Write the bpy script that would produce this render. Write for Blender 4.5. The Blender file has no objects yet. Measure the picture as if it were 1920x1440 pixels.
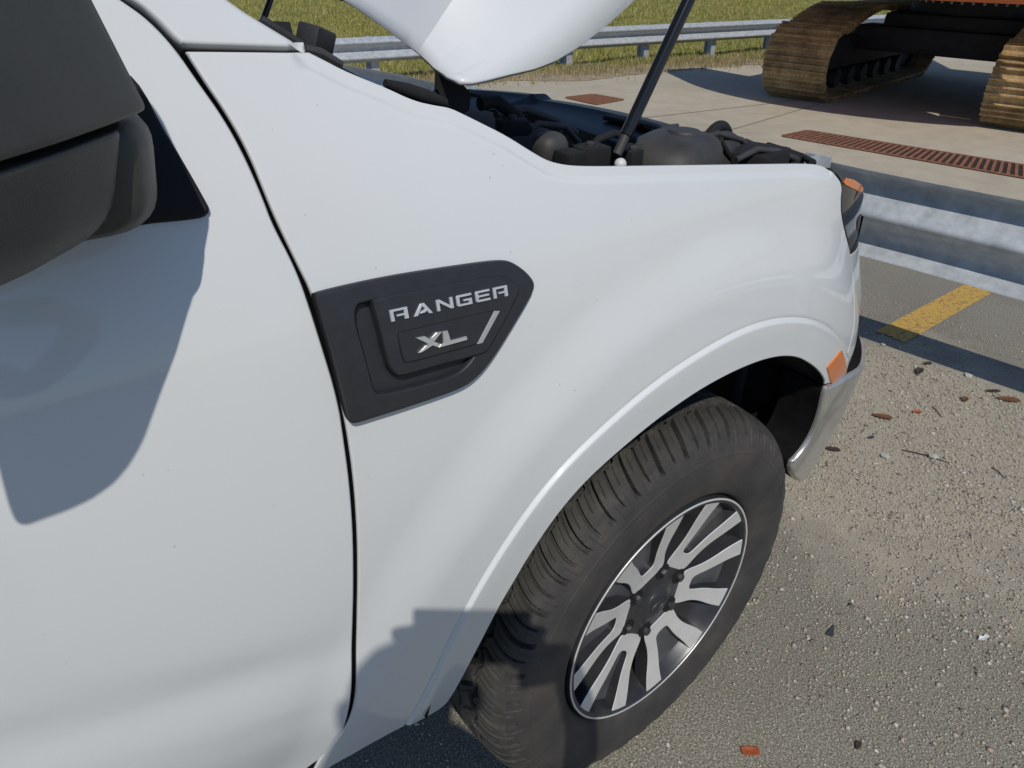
import bpy, bmesh, math, random
import numpy as np
from mathutils import Vector, Matrix
from mathutils.geometry import delaunay_2d_cdt
random.seed(7); rng = np.random.default_rng(7)
S = bpy.context.scene
COL = S.collection
# ------------------------------------------------------------------ camera
CAM = np.array([-0.78627, -1.43226, 1.37107]); YAW, PIT, ROL, FPX = 0.88069, 0.53902, 0.02579, 1359.08
FW = np.array([math.cos(PIT)*math.cos(YAW), math.cos(PIT)*math.sin(YAW), -math.sin(PIT)])
_r = np.array([math.sin(YAW), -math.cos(YAW), 0.0]); _u = np.cross(_r, FW)
RT = _r*math.cos(ROL)+_u*math.sin(ROL); UP = _u*math.cos(ROL)-_r*math.sin(ROL)
cd = bpy.data.cameras.new('camera'); cd.sensor_width = 36; cd.lens = FPX/1920*36; cd.clip_start = 0.02; cd.clip_end = 2000
co = bpy.data.objects.new('camera', cd); COL.objects.link(co); S.camera = co
co.matrix_world = Matrix(((RT[0], UP[0], -FW[0], CAM[0]), (RT[1], UP[1], -FW[1], CAM[1]), (RT[2], UP[2], -FW[2], CAM[2]), (0, 0, 0, 1)))
# ------------------------------------------------------------------ light
SUNV = Vector((0.345, 0.560, -0.753)).normalized()          # direction the light travels
W = bpy.data.worlds.new('World'); S.world = W; W.use_nodes = True
nt = W.node_tree; sky = nt.nodes.new('ShaderNodeTexSky'); sky.sky_type = 'NISHITA'; sky.sun_disc = False
sky.sun_elevation = math.asin(-SUNV.z); sky.sun_rotation = math.atan2(-SUNV.x, -SUNV.y); sky.air_density = 1.0; sky.dust_density = 0.25; sky.ozone_density = 6.0
nt.links.new(sky.outputs[0], nt.nodes['Background'].inputs[0]); nt.nodes['Background'].inputs[1].default_value = 0.088
sl = bpy.data.lights.new('sun', 'SUN'); sl.energy = 2.7; sl.angle = math.radians(0.55); sl.color = (1, 0.955, 0.865)
so = bpy.data.objects.new('sun', sl); COL.objects.link(so); so.rotation_euler = SUNV.to_track_quat('-Z', 'Y').to_euler(); so.location = (-4, -6, 9)
S.view_settings.view_transform = 'Standard'; S.view_settings.look = 'None'; S.view_settings.exposure = 0.0; S.view_settings.gamma = 1.0
S.view_settings.use_curve_mapping = False
S.render.engine = 'CYCLES'

# ------------------------------------------------------------------ helpers
def ray(px):
    px = np.atleast_2d(np.array(px, float))[:, :2]
    return FW+((px[:, 0:1]-960)/FPX)*RT-((px[:, 1:2]-720)/FPX)*UP
def on_y(px, y): d = ray(px); return CAM+((y-CAM[1])/d[:, 1])[:, None]*d
def on_z(px, z=0.0): d = ray(px); return CAM+((z-CAM[2])/d[:, 2])[:, None]*d
def on_x(px, x): d = ray(px); return CAM+((x-CAM[0])/d[:, 0])[:, None]*d
def sst(a, b, x):
    t = np.clip((x-a)/(b-a), 0, 1); return t*t*(3-2*t)

MATS = {}
class NB:
    def __init__(s, name):
        s.m = bpy.data.materials.new(name); s.m.use_nodes = True; s.t = s.m.node_tree; s.b = s.t.nodes['Principled BSDF']; MATS[name] = s.m
        s.tc = None
    def n(s, typ, **kw):
        o = s.t.nodes.new(typ)
        for k, v in kw.items(): setattr(o, k, v)
        return o
    def lk(s, a, b): s.t.links.new(a, b)
    def coord(s, which='Object'):
        if not s.tc: s.tc = s.n('ShaderNodeTexCoord')
        return s.tc.outputs[which]
    def noise(s, scale, detail=4, rough=0.55, vec=None, dist=0):
        o = s.n('ShaderNodeTexNoise'); o.inputs['Scale'].default_value = scale; o.inputs['Detail'].default_value = detail
        o.inputs['Roughness'].default_value = rough; o.inputs['Distortion'].default_value = dist; s.lk(vec or s.coord(), o.inputs['Vector']); return o.outputs[0]
    def voro(s, scale, feat='F1', out='Distance', vec=None):
        o = s.n('ShaderNodeTexVoronoi', feature=feat); o.inputs['Scale'].default_value = scale; s.lk(vec or s.coord(), o.inputs['Vector']); return o.outputs[out]
    def ramp(s, fac, stops, interp='LINEAR'):
        o = s.n('ShaderNodeValToRGB'); e = o.color_ramp.elements; o.color_ramp.interpolation = interp
        while len(e) < len(stops): e.new(0.5)
        for el, (p, c) in zip(e, stops): el.position = p; el.color = (*c, 1) if len(c) == 3 else c
        s.lk(fac, o.inputs[0]); return o.outputs[0]
    def mix(s, fac, a, b, typ='MIX'):
        o = s.n('ShaderNodeMix', data_type='RGBA', blend_type=typ)
        for sock, v in ((o.inputs[0], fac), (o.inputs[6], a), (o.inputs[7], b)):
            if isinstance(v, (int, float)): sock.default_value = v
            elif isinstance(v, tuple): sock.default_value = (*v, 1)
            else: s.lk(v, sock)
        return o.outputs[2]
    def math(s, op, a, b=None):
        o = s.n('ShaderNodeMath', operation=op)
        for sock, v in ((o.inputs[0], a), (o.inputs[1], b)):
            if v is None: continue
            if isinstance(v, (int, float)): sock.default_value = v
            else: s.lk(v, sock)
        return o.outputs[0]
    def set(s, k, v):
        if isinstance(v, (int, float)): s.b.inputs[k].default_value = v
        elif isinstance(v, tuple): s.b.inputs[k].default_value = (*v, 1)
        else: s.lk(v, s.b.inputs[k])
        return s
    def bump(s, h, strength=0.3, dist=0.01):
        o = s.n('ShaderNodeBump'); o.inputs['Strength'].default_value = strength; o.inputs['Distance'].default_value = dist
        s.lk(h, o.inputs['Height']); s.lk(o.outputs[0], s.b.inputs['Normal']); return s

def simple(name, col, rough=0.5, metal=0.0, var=0.12, vscale=30, bump=0.0, bscale=200, coat=0.0):
    m = NB(name); n = m.noise(vscale, 5)
    c2 = tuple(max(0, c*(1-var)) for c in col); c3 = tuple(min(1, c*(1+var)) for c in col)
    m.set('Base Color', m.ramp(n, [(0.3, c2), (0.7, c3)])); m.set('Roughness', rough); m.set('Metallic', metal)
    if coat: m.set('Coat Weight', coat); m.set('Coat Roughness', 0.06)
    if bump: m.bump(m.noise(bscale, 3), bump, 0.002)
    return m.m

# white car paint with faint dirt and chips
m = NB('white_paint')
dust = m.ramp(m.noise(2.6, 6, 0.6), [(0.40, (0.715, 0.725, 0.72)), (0.75, (0.68, 0.685, 0.675))])
chip = m.voro(38); cn = m.noise(30, 4, 0.7)
spk = m.math('LESS_THAN', m.math('ADD', chip, m.math('MULTIPLY', m.noise(5, 3, 0.7), 0.17)), 0.115)
cc = m.mix(m.math('MULTIPLY', spk, 0.42), dust, (0.30, 0.29, 0.27))
m.set('Base Color', cc).set('Roughness', 0.42).set('Coat Weight', 0.9).set('Coat Roughness', 0.05).set('IOR', 1.4)
simple('black_plastic', (0.022, 0.022, 0.024), 0.55, 0, 0.2, 60, 0.25, 900)
simple('badge_plastic', (0.026, 0.027, 0.032), 0.42, 0, 0.12, 80, 0.2, 1500)
m = NB('mirror_plastic'); n = m.noise(14, 5, 0.6)
m.set('Base Color', m.ramp(n, [(0.3, (0.040, 0.040, 0.036)), (0.75, (0.062, 0.061, 0.054))])).set('Roughness', 0.48).bump(m.noise(1400, 2), 0.35, 0.0006)
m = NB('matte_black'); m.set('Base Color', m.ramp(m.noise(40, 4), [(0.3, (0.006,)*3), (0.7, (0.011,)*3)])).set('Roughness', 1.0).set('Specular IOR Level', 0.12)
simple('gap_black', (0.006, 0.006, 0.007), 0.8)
simple('gloss_black', (0.010, 0.011, 0.014), 0.12, 0, 0.1, 20)
simple('bay_dark', (0.011, 0.011, 0.012), 0.85, 0, 0.4, 18)
simple('bay_shield', (0.009, 0.010, 0.014), 0.45, 0, 0.25, 12)
simple('bay_grey', (0.05, 0.048, 0.047), 0.6, 0, 0.3, 22, 0.2, 300)
simple('letter_silver', (0.62, 0.63, 0.65), 0.45, 0.35, 0.05)
simple('bar_grey', (0.40, 0.385, 0.40), 0.6, 0.1, 0.05)
simple('chrome_letter', (0.80, 0.80, 0.81), 0.25, 0.75, 0.04)
simple('chrome', (0.72, 0.73, 0.74), 0.12, 1.0, 0.05, 8)
m = NB('bumper_silver'); n = m.noise(7, 5, 0.6, dist=0.4)
m.set('Base Color', m.ramp(n, [(0.34, (0.36, 0.35, 0.33)), (0.58, (0.66, 0.65, 0.62))])).set('Metallic', 0.75).set('Roughness', m.ramp(n, [(0.3, (0.42,)*3), (0.7, (0.24,)*3)]))
m = NB('machined'); n = m.noise(40, 4)
m.set('Base Color', m.ramp(n, [(0.3, (0.70, 0.695, 0.67)), (0.7, (0.78, 0.77, 0.74))])).set('Metallic', 0.35).set('Roughness', 0.38)
m = NB('rim_grey'); n = m.noise(26, 5, 0.6)
m.set('Base Color', m.ramp(n, [(0.3, (0.035, 0.036, 0.042)), (0.75, (0.062, 0.062, 0.066))])).set('Metallic', 0.35).set('Roughness', 0.34)
simple('rim_mid', (0.115, 0.118, 0.125), 0.36, 0.35, 0.2, 26)
m = NB('rubber'); n = m.noise(9, 6, 0.62); n2 = m.noise(120, 3)
base = m.ramp(n, [(0.30, (0.032, 0.030, 0.031)), (0.50, (0.050, 0.046, 0.043)), (0.70, (0.082, 0.068, 0.058))])
scuf = m.ramp(m.noise(34, 6, 0.7, dist=0.8), [(0.60, (0, 0, 0)), (0.72, (0.35, 0.35, 0.35))])
m.set('Base Color', m.mix(scuf, base, (0.10, 0.092, 0.082))).set('Roughness', 0.72).bump(n2, 0.25, 0.002)
m = NB('rubber_tread'); n = m.noise(22, 6, 0.65)
m.set('Base Color', m.ramp(n, [(0.3, (0.030, 0.029, 0.026)), (0.55, (0.052, 0.049, 0.043)), (0.8, (0.085, 0.078, 0.066))])).set('Roughness', 0.78).bump(m.noise(300, 3), 0.3, 0.002)
m = NB('amber_lens'); n = m.n('ShaderNodeTexWave'); n.inputs['Scale'].default_value = 60; m.lk(m.coord(), n.inputs[0])
m.set('Base Color', m.ramp(n.outputs[0], [(0.0, (0.62, 0.13, 0.008)), (1.0, (0.82, 0.22, 0.015))])).set('Roughness', 0.22).set('Coat Weight', 0.6)
m = NB('lens_dark'); m.set('Base Color', (0.014, 0.016, 0.024)).set('Roughness', 0.06)
simple('rust_rotor', (0.22, 0.13, 0.08), 0.6, 0.4, 0.3, 40)
m = NB('galvanized'); n = m.noise(16, 6, 0.65); v = m.voro(60, out='Color')
bw = m.n('ShaderNodeRGBToBW'); m.lk(v, bw.inputs[0])
g = m.ramp(m.math('ADD', m.math('MULTIPLY', n, 0.92), m.math('MULTIPLY', bw.outputs[0], 0.08)), [(0.28, (0.33, 0.36, 0.38)), (0.50, (0.45, 0.48, 0.51)), (0.75, (0.60, 0.63, 0.66))])
m.set('Base Color', g).set('Metallic', 0.15).set('Roughness', 0.48).bump(n, 0.15, 0.006)
m = NB('asphalt'); big = m.noise(1.3, 6, 0.65); fine = m.noise(230, 3, 0.7); v = m.voro(150); pat = m.noise(3.2, 6, 0.7)
c = m.ramp(fine, [(0.30, (0.075, 0.067, 0.050)), (0.44, (0.20, 0.182, 0.140)), (0.56, (0.325, 0.297, 0.228)), (0.67, (0.62, 0.575, 0.46))])
c = m.mix(m.math('MULTIPLY', m.math('LESS_THAN', v, 0.24), m.math('GREATER_THAN', m.noise(90, 2), 0.50)), c, (0.47, 0.45, 0.39))
c = m.mix(m.ramp(big, [(0.42, (0.0,)*3), (0.72, (0.55,)*3)]), c, (0.180, 0.158, 0.132))
# sandy fines washed up around the loose gravel
mp = m.n('ShaderNodeMapping'); mp.inputs['Location'].default_value = (-1.5, .72, 0); m.lk(m.coord(), mp.inputs[0])
ln = m.n('ShaderNodeVectorMath', operation='LENGTH'); m.lk(mp.outputs[0], ln.inputs[0])
fac = m.math('SUBTRACT', 1.42, m.math('ADD', m.math('MULTIPLY', ln.outputs['Value'], 1.0), m.math('MULTIPLY', pat, 1.0)))
c = m.mix(m.ramp(fac, [(0.02, (0,)*3), (0.36, (0.85,)*3)]), c, m.ramp(m.noise(180, 4, 0.75), [(0.3, (0.21, 0.18, 0.132)), (0.5, (0.48, 0.42, 0.32)), (0.7, (0.68, 0.61, 0.47))]))
m.set('Base Color', c).set('Roughness', 0.9).bump(fine, 0.7, 0.006)
m = NB('concrete'); big = m.noise(0.55, 6, 0.62); mid = m.noise(5, 6, 0.65); fine = m.noise(140, 3, 0.7)
c = m.ramp(big, [(0.3, (0.40, 0.35, 0.262)), (0.5, (0.465, 0.41, 0.31)), (0.72, (0.52, 0.46, 0.355))])
c = m.mix(0.55, c, m.ramp(mid, [(0.3, (0.42,)*3), (0.6, (0.55,)*3), (0.8, (0.62,)*3)]), 'OVERLAY')
c = m.mix(0.5, c, m.ramp(fine, [(0.3, (0.35,)*3), (0.7, (0.62,)*3)]), 'OVERLAY')
m.set('Base Color', c).set('Roughness', 0.92).bump(fine, 0.4, 0.006)
m = NB('soil'); n = m.noise(1.2, 7, 0.7); f = m.noise(24, 6, 0.75)
c = m.ramp(n, [(0.32, (0.16, 0.17, 0.035)), (0.5, (0.24, 0.22, 0.06)), (0.68, (0.32, 0.25, 0.10))])
c = m.mix(0.6, c, m.ramp(f, [(0.25, (0.25,)*3), (0.75, (0.72,)*3)]), 'OVERLAY')
m.set('Base Color', c).set('Roughness', 1.0).bump(f, 0.8, 0.05)
simple('dirt_edge', (0.33, 0.265, 0.18), 0.95, 0, 0.35, 7, 0.6, 60)
simple('path', (0.30, 0.24, 0.19), 0.9, 0, 0.15, 2)
m = NB('yellow_paint'); n = m.noise(55, 6, 0.75); f = m.noise(260, 3, 0.7)
m.set('Base Color', m.mix(m.ramp(n, [(0.50, (0,)*3), (0.62, (0.9,)*3)]), m.ramp(f, [(0.3, (0.46, 0.27, 0.05)), (0.7, (0.68, 0.43, 0.10))]), (0.13, 0.115, 0.085))).set('Roughness', 0.85)
simple('joint_dark', (0.22, 0.19, 0.145), 0.95, 0, 0.3, 20)
simple('rust_grate', (0.26, 0.115, 0.065), 0.85, 0.1, 0.35, 25, 0.4, 200)
simple('pit_dark', (0.03, 0.02, 0.015), 0.95)
m = NB('track_steel'); ge = m.n('ShaderNodeNewGeometry'); oi = m.n('ShaderNodeObjectInfo'); pos = ge.outputs['Position']
n = m.noise(3.1, 6, 0.7, pos); f = m.noise(38, 5, 0.72, pos)
c = m.ramp(n, [(0.30, (0.13, 0.08, 0.04)), (0.47, (0.34, 0.22, 0.10)), (0.60, (0.48, 0.33, 0.16)), (0.74, (0.58, 0.45, 0.28))])
c = m.mix(0.75, c, m.ramp(f, [(0.25, (0.22,)*3), (0.75, (0.78,)*3)]), 'OVERLAY')
c = m.mix(0.55, c, m.ramp(oi.outputs['Random'], [(0.0, (0.30,)*3), (1.0, (0.72,)*3)]), 'OVERLAY')
m.set('Base Color', c).set('Roughness', 0.8).set('Metallic', 0.1).bump(f, 0.6, 0.02)
simple('machine_dark', (0.018, 0.019, 0.022), 0.7, 0, 0.4, 6, 0.3, 60)
simple('machine_orange', (0.55, 0.13, 0.035), 0.5, 0, 0.15, 5)
simple('machine_glass', (0.02, 0.025, 0.03), 0.06)
simple('skin', (0.50, 0.30, 0.22), 0.55); simple('shirt', (0.06, 0.09, 0.16), 0.85); simple('trousers', (0.04, 0.045, 0.06), 0.9); simple('shoe', (0.03, 0.03, 0.03), 0.6); simple('lip', (0.40, 0.17, 0.14), 0.5); simple('hair', (0.03, 0.02, 0.015), 0.7)
simple('pebble_grey', (0.46, 0.44, 0.39), 0.9, 0, 0.3, 90)
simple('leaf_brown', (0.15, 0.065, 0.03), 0.85, 0, 0.35, 60); simple('leaf_dark', (0.055, 0.035, 0.024), 0.9, 0, 0.3, 60)
simple('chip_red', (0.36, 0.085, 0.025), 0.7, 0, 0.25, 60); simple('shard_grey', (0.05, 0.055, 0.065), 0.5); simple('scrap_white', (0.75, 0.75, 0.72), 0.8)
m = NB('glass'); m.set('Base Color', (0.02, 0.03, 0.03)).set('Roughness', 0.03)
m = NB('stone'); oi = m.n('ShaderNodeNewGeometry')
c = m.ramp(oi.outputs['Random Per Island'], [(0.0, (0.13, 0.115, 0.09)), (0.2, (0.40, 0.36, 0.29)), (0.5, (0.54, 0.48, 0.375)), (0.72, (0.42, 0.325, 0.245)), (0.9, (0.50, 0.47, 0.40)), (1.0, (0.62, 0.60, 0.53))])
m.set('Base Color', c).set('Roughness', 0.9)
m = NB('grass_blade'); oi = m.n('ShaderNodeNewGeometry')
c = m.ramp(oi.outputs['Random Per Island'], [(0.0, (0.17, 0.21, 0.035)), (0.4, (0.27, 0.27, 0.06)), (0.75, (0.38, 0.33, 0.11)), (1.0, (0.48, 0.39, 0.19))])
m.set('Base Color', c).set('Roughness', 0.9)
m = NB('dry_grass'); oi = m.n('ShaderNodeNewGeometry')
c = m.ramp(oi.outputs['Random Per Island'], [(0.0, (0.16, 0.16, 0.05)), (0.4, (0.30, 0.24, 0.11)), (1.0, (0.45, 0.36, 0.21))])
m.set('Base Color', c).set('Roughness', 0.9)

def tag(o, label=None, cat=None, group=None, kind=None):
    if label: o['label'] = label
    if cat: o['category'] = cat
    if group: o['group'] = group
    if kind: o['kind'] = kind
    return o
def link(name, me, mat, parent=None):
    o = bpy.data.objects.new(name, me); COL.objects.link(o)
    if mat is not None:
        for mm in (mat if isinstance(mat, (list, tuple)) else [mat]): me.materials.append(MATS[mm])
    if parent is not None: o.parent = parent
    return o
def empty(name, loc=(0, 0, 0), rz=0.0):
    o = bpy.data.objects.new(name, None); o.location = loc; o.rotation_euler = (0, 0, rz); o.empty_display_size = 0.2; COL.objects.link(o); return o
def mesh(name, v, f, mat, parent=None, smooth=True, normals=None, mids=None, auto=None):
    me = bpy.data.meshes.new(name); me.from_pydata([tuple(map(float, p)) for p in v], [], [tuple(map(int, q)) for q in f])
    if mids is not None: me.polygons.foreach_set('material_index', mids)
    me.polygons.foreach_set('use_smooth', [smooth]*len(me.polygons)); me.update()
    if normals is not None: me.normals_split_custom_set_from_vertices([tuple(map(float, n)) for n in normals])
    elif auto is not None: me.set_sharp_from_angle(angle=math.radians(auto))
    return link(name, me, mat, parent)
def from_bm(name, bm, mat, parent=None, smooth=True, auto=35, fix=True):
    if fix: bmesh.ops.recalc_face_normals(bm, faces=bm.faces)
    me = bpy.data.meshes.new(name); bm.to_mesh(me); bm.free()
    me.polygons.foreach_set('use_smooth', [smooth]*len(me.polygons))
    if smooth: me.set_sharp_from_angle(angle=math.radians(auto))
    return link(name, me, mat, parent)
def box_bm(c, s, bev=0.0, rot=None, seg=2):
    bm = bmesh.new(); bmesh.ops.create_cube(bm, size=1)
    bmesh.ops.scale(bm, vec=s, verts=bm.verts)
    if bev: bmesh.ops.bevel(bm, geom=list(bm.edges), offset=bev, segments=seg, affect='EDGES', profile=0.6)
    if rot is not None: bmesh.ops.rotate(bm, cent=(0, 0, 0), matrix=rot, verts=bm.verts)
    bmesh.ops.translate(bm, vec=c, verts=bm.verts); return bm
def box(name, c, s, mat, parent=None, bev=0.003, rot=None): return from_bm(name, box_bm(c, s, bev, rot), mat, parent)
def tube(name, pts, rad, mat, parent=None, seg=14, caps=True):
    pts = [Vector(p) for p in pts]; rads = rad if isinstance(rad, (list, tuple)) else [rad]*len(pts)
    v = []; f = []
    for i, p in enumerate(pts):
        t = (pts[min(i+1, len(pts)-1)]-pts[max(i-1, 0)]).normalized(); a = t.orthogonal().normalized() if i == 0 else (a-t*a.dot(t)).normalized(); b = t.cross(a)
        for k in range(seg):
            an = 2*math.pi*k/seg; v.append(p+(a*math.cos(an)+b*math.sin(an))*rads[i])
    for i in range(len(pts)-1):
        for k in range(seg): f.append((i*seg+k, i*seg+(k+1) % seg, (i+1)*seg+(k+1) % seg, (i+1)*seg+k))
    if caps: f.append(tuple(range(seg-1, -1, -1))); f.append(tuple((len(pts)-1)*seg+k for k in range(seg)))
    return mesh(name, v, f, mat, parent, auto=40)
def chaikin(pts, it=2):
    """closed polyline; a third value of 1 keeps a corner sharp"""
    P = [(p[0], p[1], (p[2] if len(p) > 2 else 0)) for p in pts]
    for _ in range(it):
        Q = []; n = len(P)
        for i in range(n):
            a, b = P[i], P[(i+1) % n]
            if a[2]: Q.append(a)
            else: Q.append((a[0]*.75+b[0]*.25, a[1]*.75+b[1]*.25, 0))
            if not b[2]: Q.append((a[0]*.25+b[0]*.75, a[1]*.25+b[1]*.75, 0))
        P = Q
    return np.array([(p[0], p[1]) for p in P])
def resample(P, step, closed=True):
    P = np.asarray(P, float)
    if closed: P = np.vstack([P, P[:1]])
    out = []
    for a, b in zip(P[:-1], P[1:]):
        n = max(1, int(math.ceil(np.linalg.norm(b-a)/step)))
        for k in range(n): out.append(a+(b-a)*k/n)
    if not closed: out.append(P[-1])
    out = np.array(out)
    keep = [0]
    for i in range(1, len(out)):
        if np.linalg.norm(out[i]-out[keep[-1]]) > 1e-5: keep.append(i)
    return out[keep]
def inside(pts, poly):
    x, y = pts[:, 0], pts[:, 1]; r = np.zeros(len(pts), bool); n = len(poly)
    for i in range(n):
        x1, y1 = poly[i]; x2, y2 = poly[(i+1) % n]
        c = ((y1 > y) != (y2 > y)); 
        if y1 != y2: r ^= c & (x < (x2-x1)*(y-y1)/(y2-y1)+x1)
    return r
def pdist(pts, poly, closed=True):
    d = np.full(len(pts), 1e9); n = len(poly)
    for i in range(n if closed else n-1):
        a = poly[i]; b = poly[(i+1) % n]; ab = b-a; L = ab@ab
        t = np.clip(((pts-a)@ab)/max(L, 1e-12), 0, 1); d = np.minimum(d, np.linalg.norm(pts-(a+t[:, None]*ab), axis=1))
    return d
def pnorm(L):
    nx = np.roll(L, -1, 0); pv = np.roll(L, 1, 0); a = L-pv; b = nx-L
    a /= np.linalg.norm(a, axis=1)[:, None]+1e-12; b /= np.linalg.norm(b, axis=1)[:, None]+1e-12
    t = a+b; t /= np.linalg.norm(t, axis=1)[:, None]+1e-12
    n = np.stack([t[:, 1], -t[:, 0]], -1)
    area = 0.5*np.sum(L[:, 0]*nx[:, 1]-nx[:, 0]*L[:, 1])
    return n if area > 0 else -n          # points outward

# ------------------------------------------------------------------ body surface  y = Y(x, z) of the truck's right side
HZ = 0.378                                                             # axle height; axle at x = 0
_bz = np.array([.25, .40, .50, .60, .70, .80, .90, 1.0, 1.08, 1.15, 1.20, 1.25, 1.30, 1.36, 1.5, 1.7, 1.9])
_by = np.array([-.80, -.868, -.890, -.908, -.921, -.927, -.925, -.916, -.903, -.883, -.862, -.836, -.806, -.772, -.70, -.60, -.50])
_zz = np.linspace(.25, 1.9, 700); _yy = np.interp(_zz, _bz, _by)
for _ in range(3): _yy = np.convolve(np.pad(_yy, 12, mode='reflect', reflect_type='odd'), np.ones(25)/25, mode='valid')
def base_y(z): return np.interp(z, _zz, _yy)
def Y0(x, z):
    x = np.asarray(x, float); z = np.asarray(z, float)
    k = sst(.72, .96, z); x0 = .285-.085*k; a = .76+.06*k
    y = base_y(z)+a*np.maximum(x-x0, 0)**2
    r = np.hypot(x, z-HZ)
    y = y-.011*sst(.700, .600, r)*sst(.30, .55, z)
    # scallop along the lower door
    zc = .718-.36*(x+.60)
    w = sst(-.50, -.70, x)
    y = y+w*.6*(.005*np.exp(-((z-zc-.012)/.030)**2)-.008*sst(zc+.008, zc-.070, z)+.010*sst(zc-.10, zc-.20, z))
    return y
def hit(px, Yf, it=26):
    """first point where the pixel's ray meets y = Yf(x, z) (nearest approach if it only grazes it)"""
    d = ray(px); d = d/d[:, 1:2]; ts = np.linspace(.30, .90, 301)          # t = metres towards +y
    P = CAM+ts[None, :, None]*d[:, None, :]; g = P[:, :, 1]-Yf(P[:, :, 0].ravel(), P[:, :, 2].ravel()).reshape(P.shape[:2])
    out = []
    pos = g > 0; first = np.where(pos.any(1), pos.argmax(1), np.abs(g).argmin(1))
    lo = ts[np.maximum(first-1, 0)].copy(); hi = ts[first].copy(); ok = pos.any(1)
    for _ in range(it):
        mid = (lo+hi)/2; Q = CAM+mid[:, None]*d; gg = Q[:, 1]-Yf(Q[:, 0], Q[:, 2]); hi = np.where(gg > 0, mid, hi); lo = np.where(gg > 0, lo, mid)
    t = np.where(ok, hi, ts[first]); Q = CAM+t[:, None]*d; return Q[:, [0, 2]]
CREASE = [(760, 1362), (776, 1340), (784, 1330), (820, 1257), (846, 1197), (870, 1148), (909, 1080), (940, 1030), (990, 955), (1040, 890), (1090, 840), (1140, 795), (1220, 725), (1282, 682), (1323, 657), (1380, 624), (1424, 607), (1469, 598), (1504, 598), (1531, 604), (1558, 620), (1576, 638), (1583, 660), (1590, 700), (1592, 730)]
_cx = hit(CREASE, Y0); _cth = np.arctan2(_cx[:, 1]-HZ, -_cx[:, 0]); _cr = np.hypot(_cx[:, 0], _cx[:, 1]-HZ)
_o = np.argsort(_cth); _cth = _cth[_o]; _cr = _cr[_o]
_tt = np.linspace(_cth[0], _cth[-1], 500); _rr = np.interp(_tt, _cth, _cr)
for _ in range(3): _rr = np.convolve(np.pad(_rr, 14, mode='reflect', reflect_type='odd'), np.ones(29)/29, mode='valid')
_cth, _cr = _tt, _rr
HOODEDGE = [(583, 97), (615, 113), (647, 130), (690, 148), (727, 163), (780, 188), (820, 197), (847, 201), (873, 213), (907, 230), (953, 253), (1000, 283), (1033, 302), (1067, 310), (1100, 312), (1147, 312), (1300, 310), (1440, 308), (1530, 307), (1553, 313)]
_he = hit(HOODEDGE, Y0)
def Y(x, z):
    x = np.asarray(x, float); z = np.asarray(z, float); y = Y0(x, z)
    th = np.arctan2(z-HZ, -x); rc = np.interp(th, _cth, _cr); r = np.hypot(x, z-HZ)
    d = rc-r
    ff = sst(-.22, .12, th)*sst(3.32, 3.05, th)
    y = y-ff*(.0034*sst(0.0, .0040, d)-.0034*sst(.0, .07, d)-.0022*np.exp(-((d+.001)/.0022)**2))     # flare stands proud, then falls back to the lip
    sh = x.shape; q = np.stack([x.ravel(), z.ravel()], -1); near = (q[:, 1] > 1.0)
    dd = np.full(len(q), 9.0)
    if near.any(): dd[near] = pdist(q[near], _he, False)
    return y+.0035*sst(.016, .011, dd).reshape(sh)
def grad_n(x, z, Yf):
    e = .0015; gx = (Yf(x+e, z)-Yf(x-e, z))/(2*e); gz = (Yf(x, z+e)-Yf(x, z-e))/(2*e)
    n = np.stack([gx, -np.ones_like(gx), gz], -1); return n/np.linalg.norm(n, axis=1)[:, None]
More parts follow.
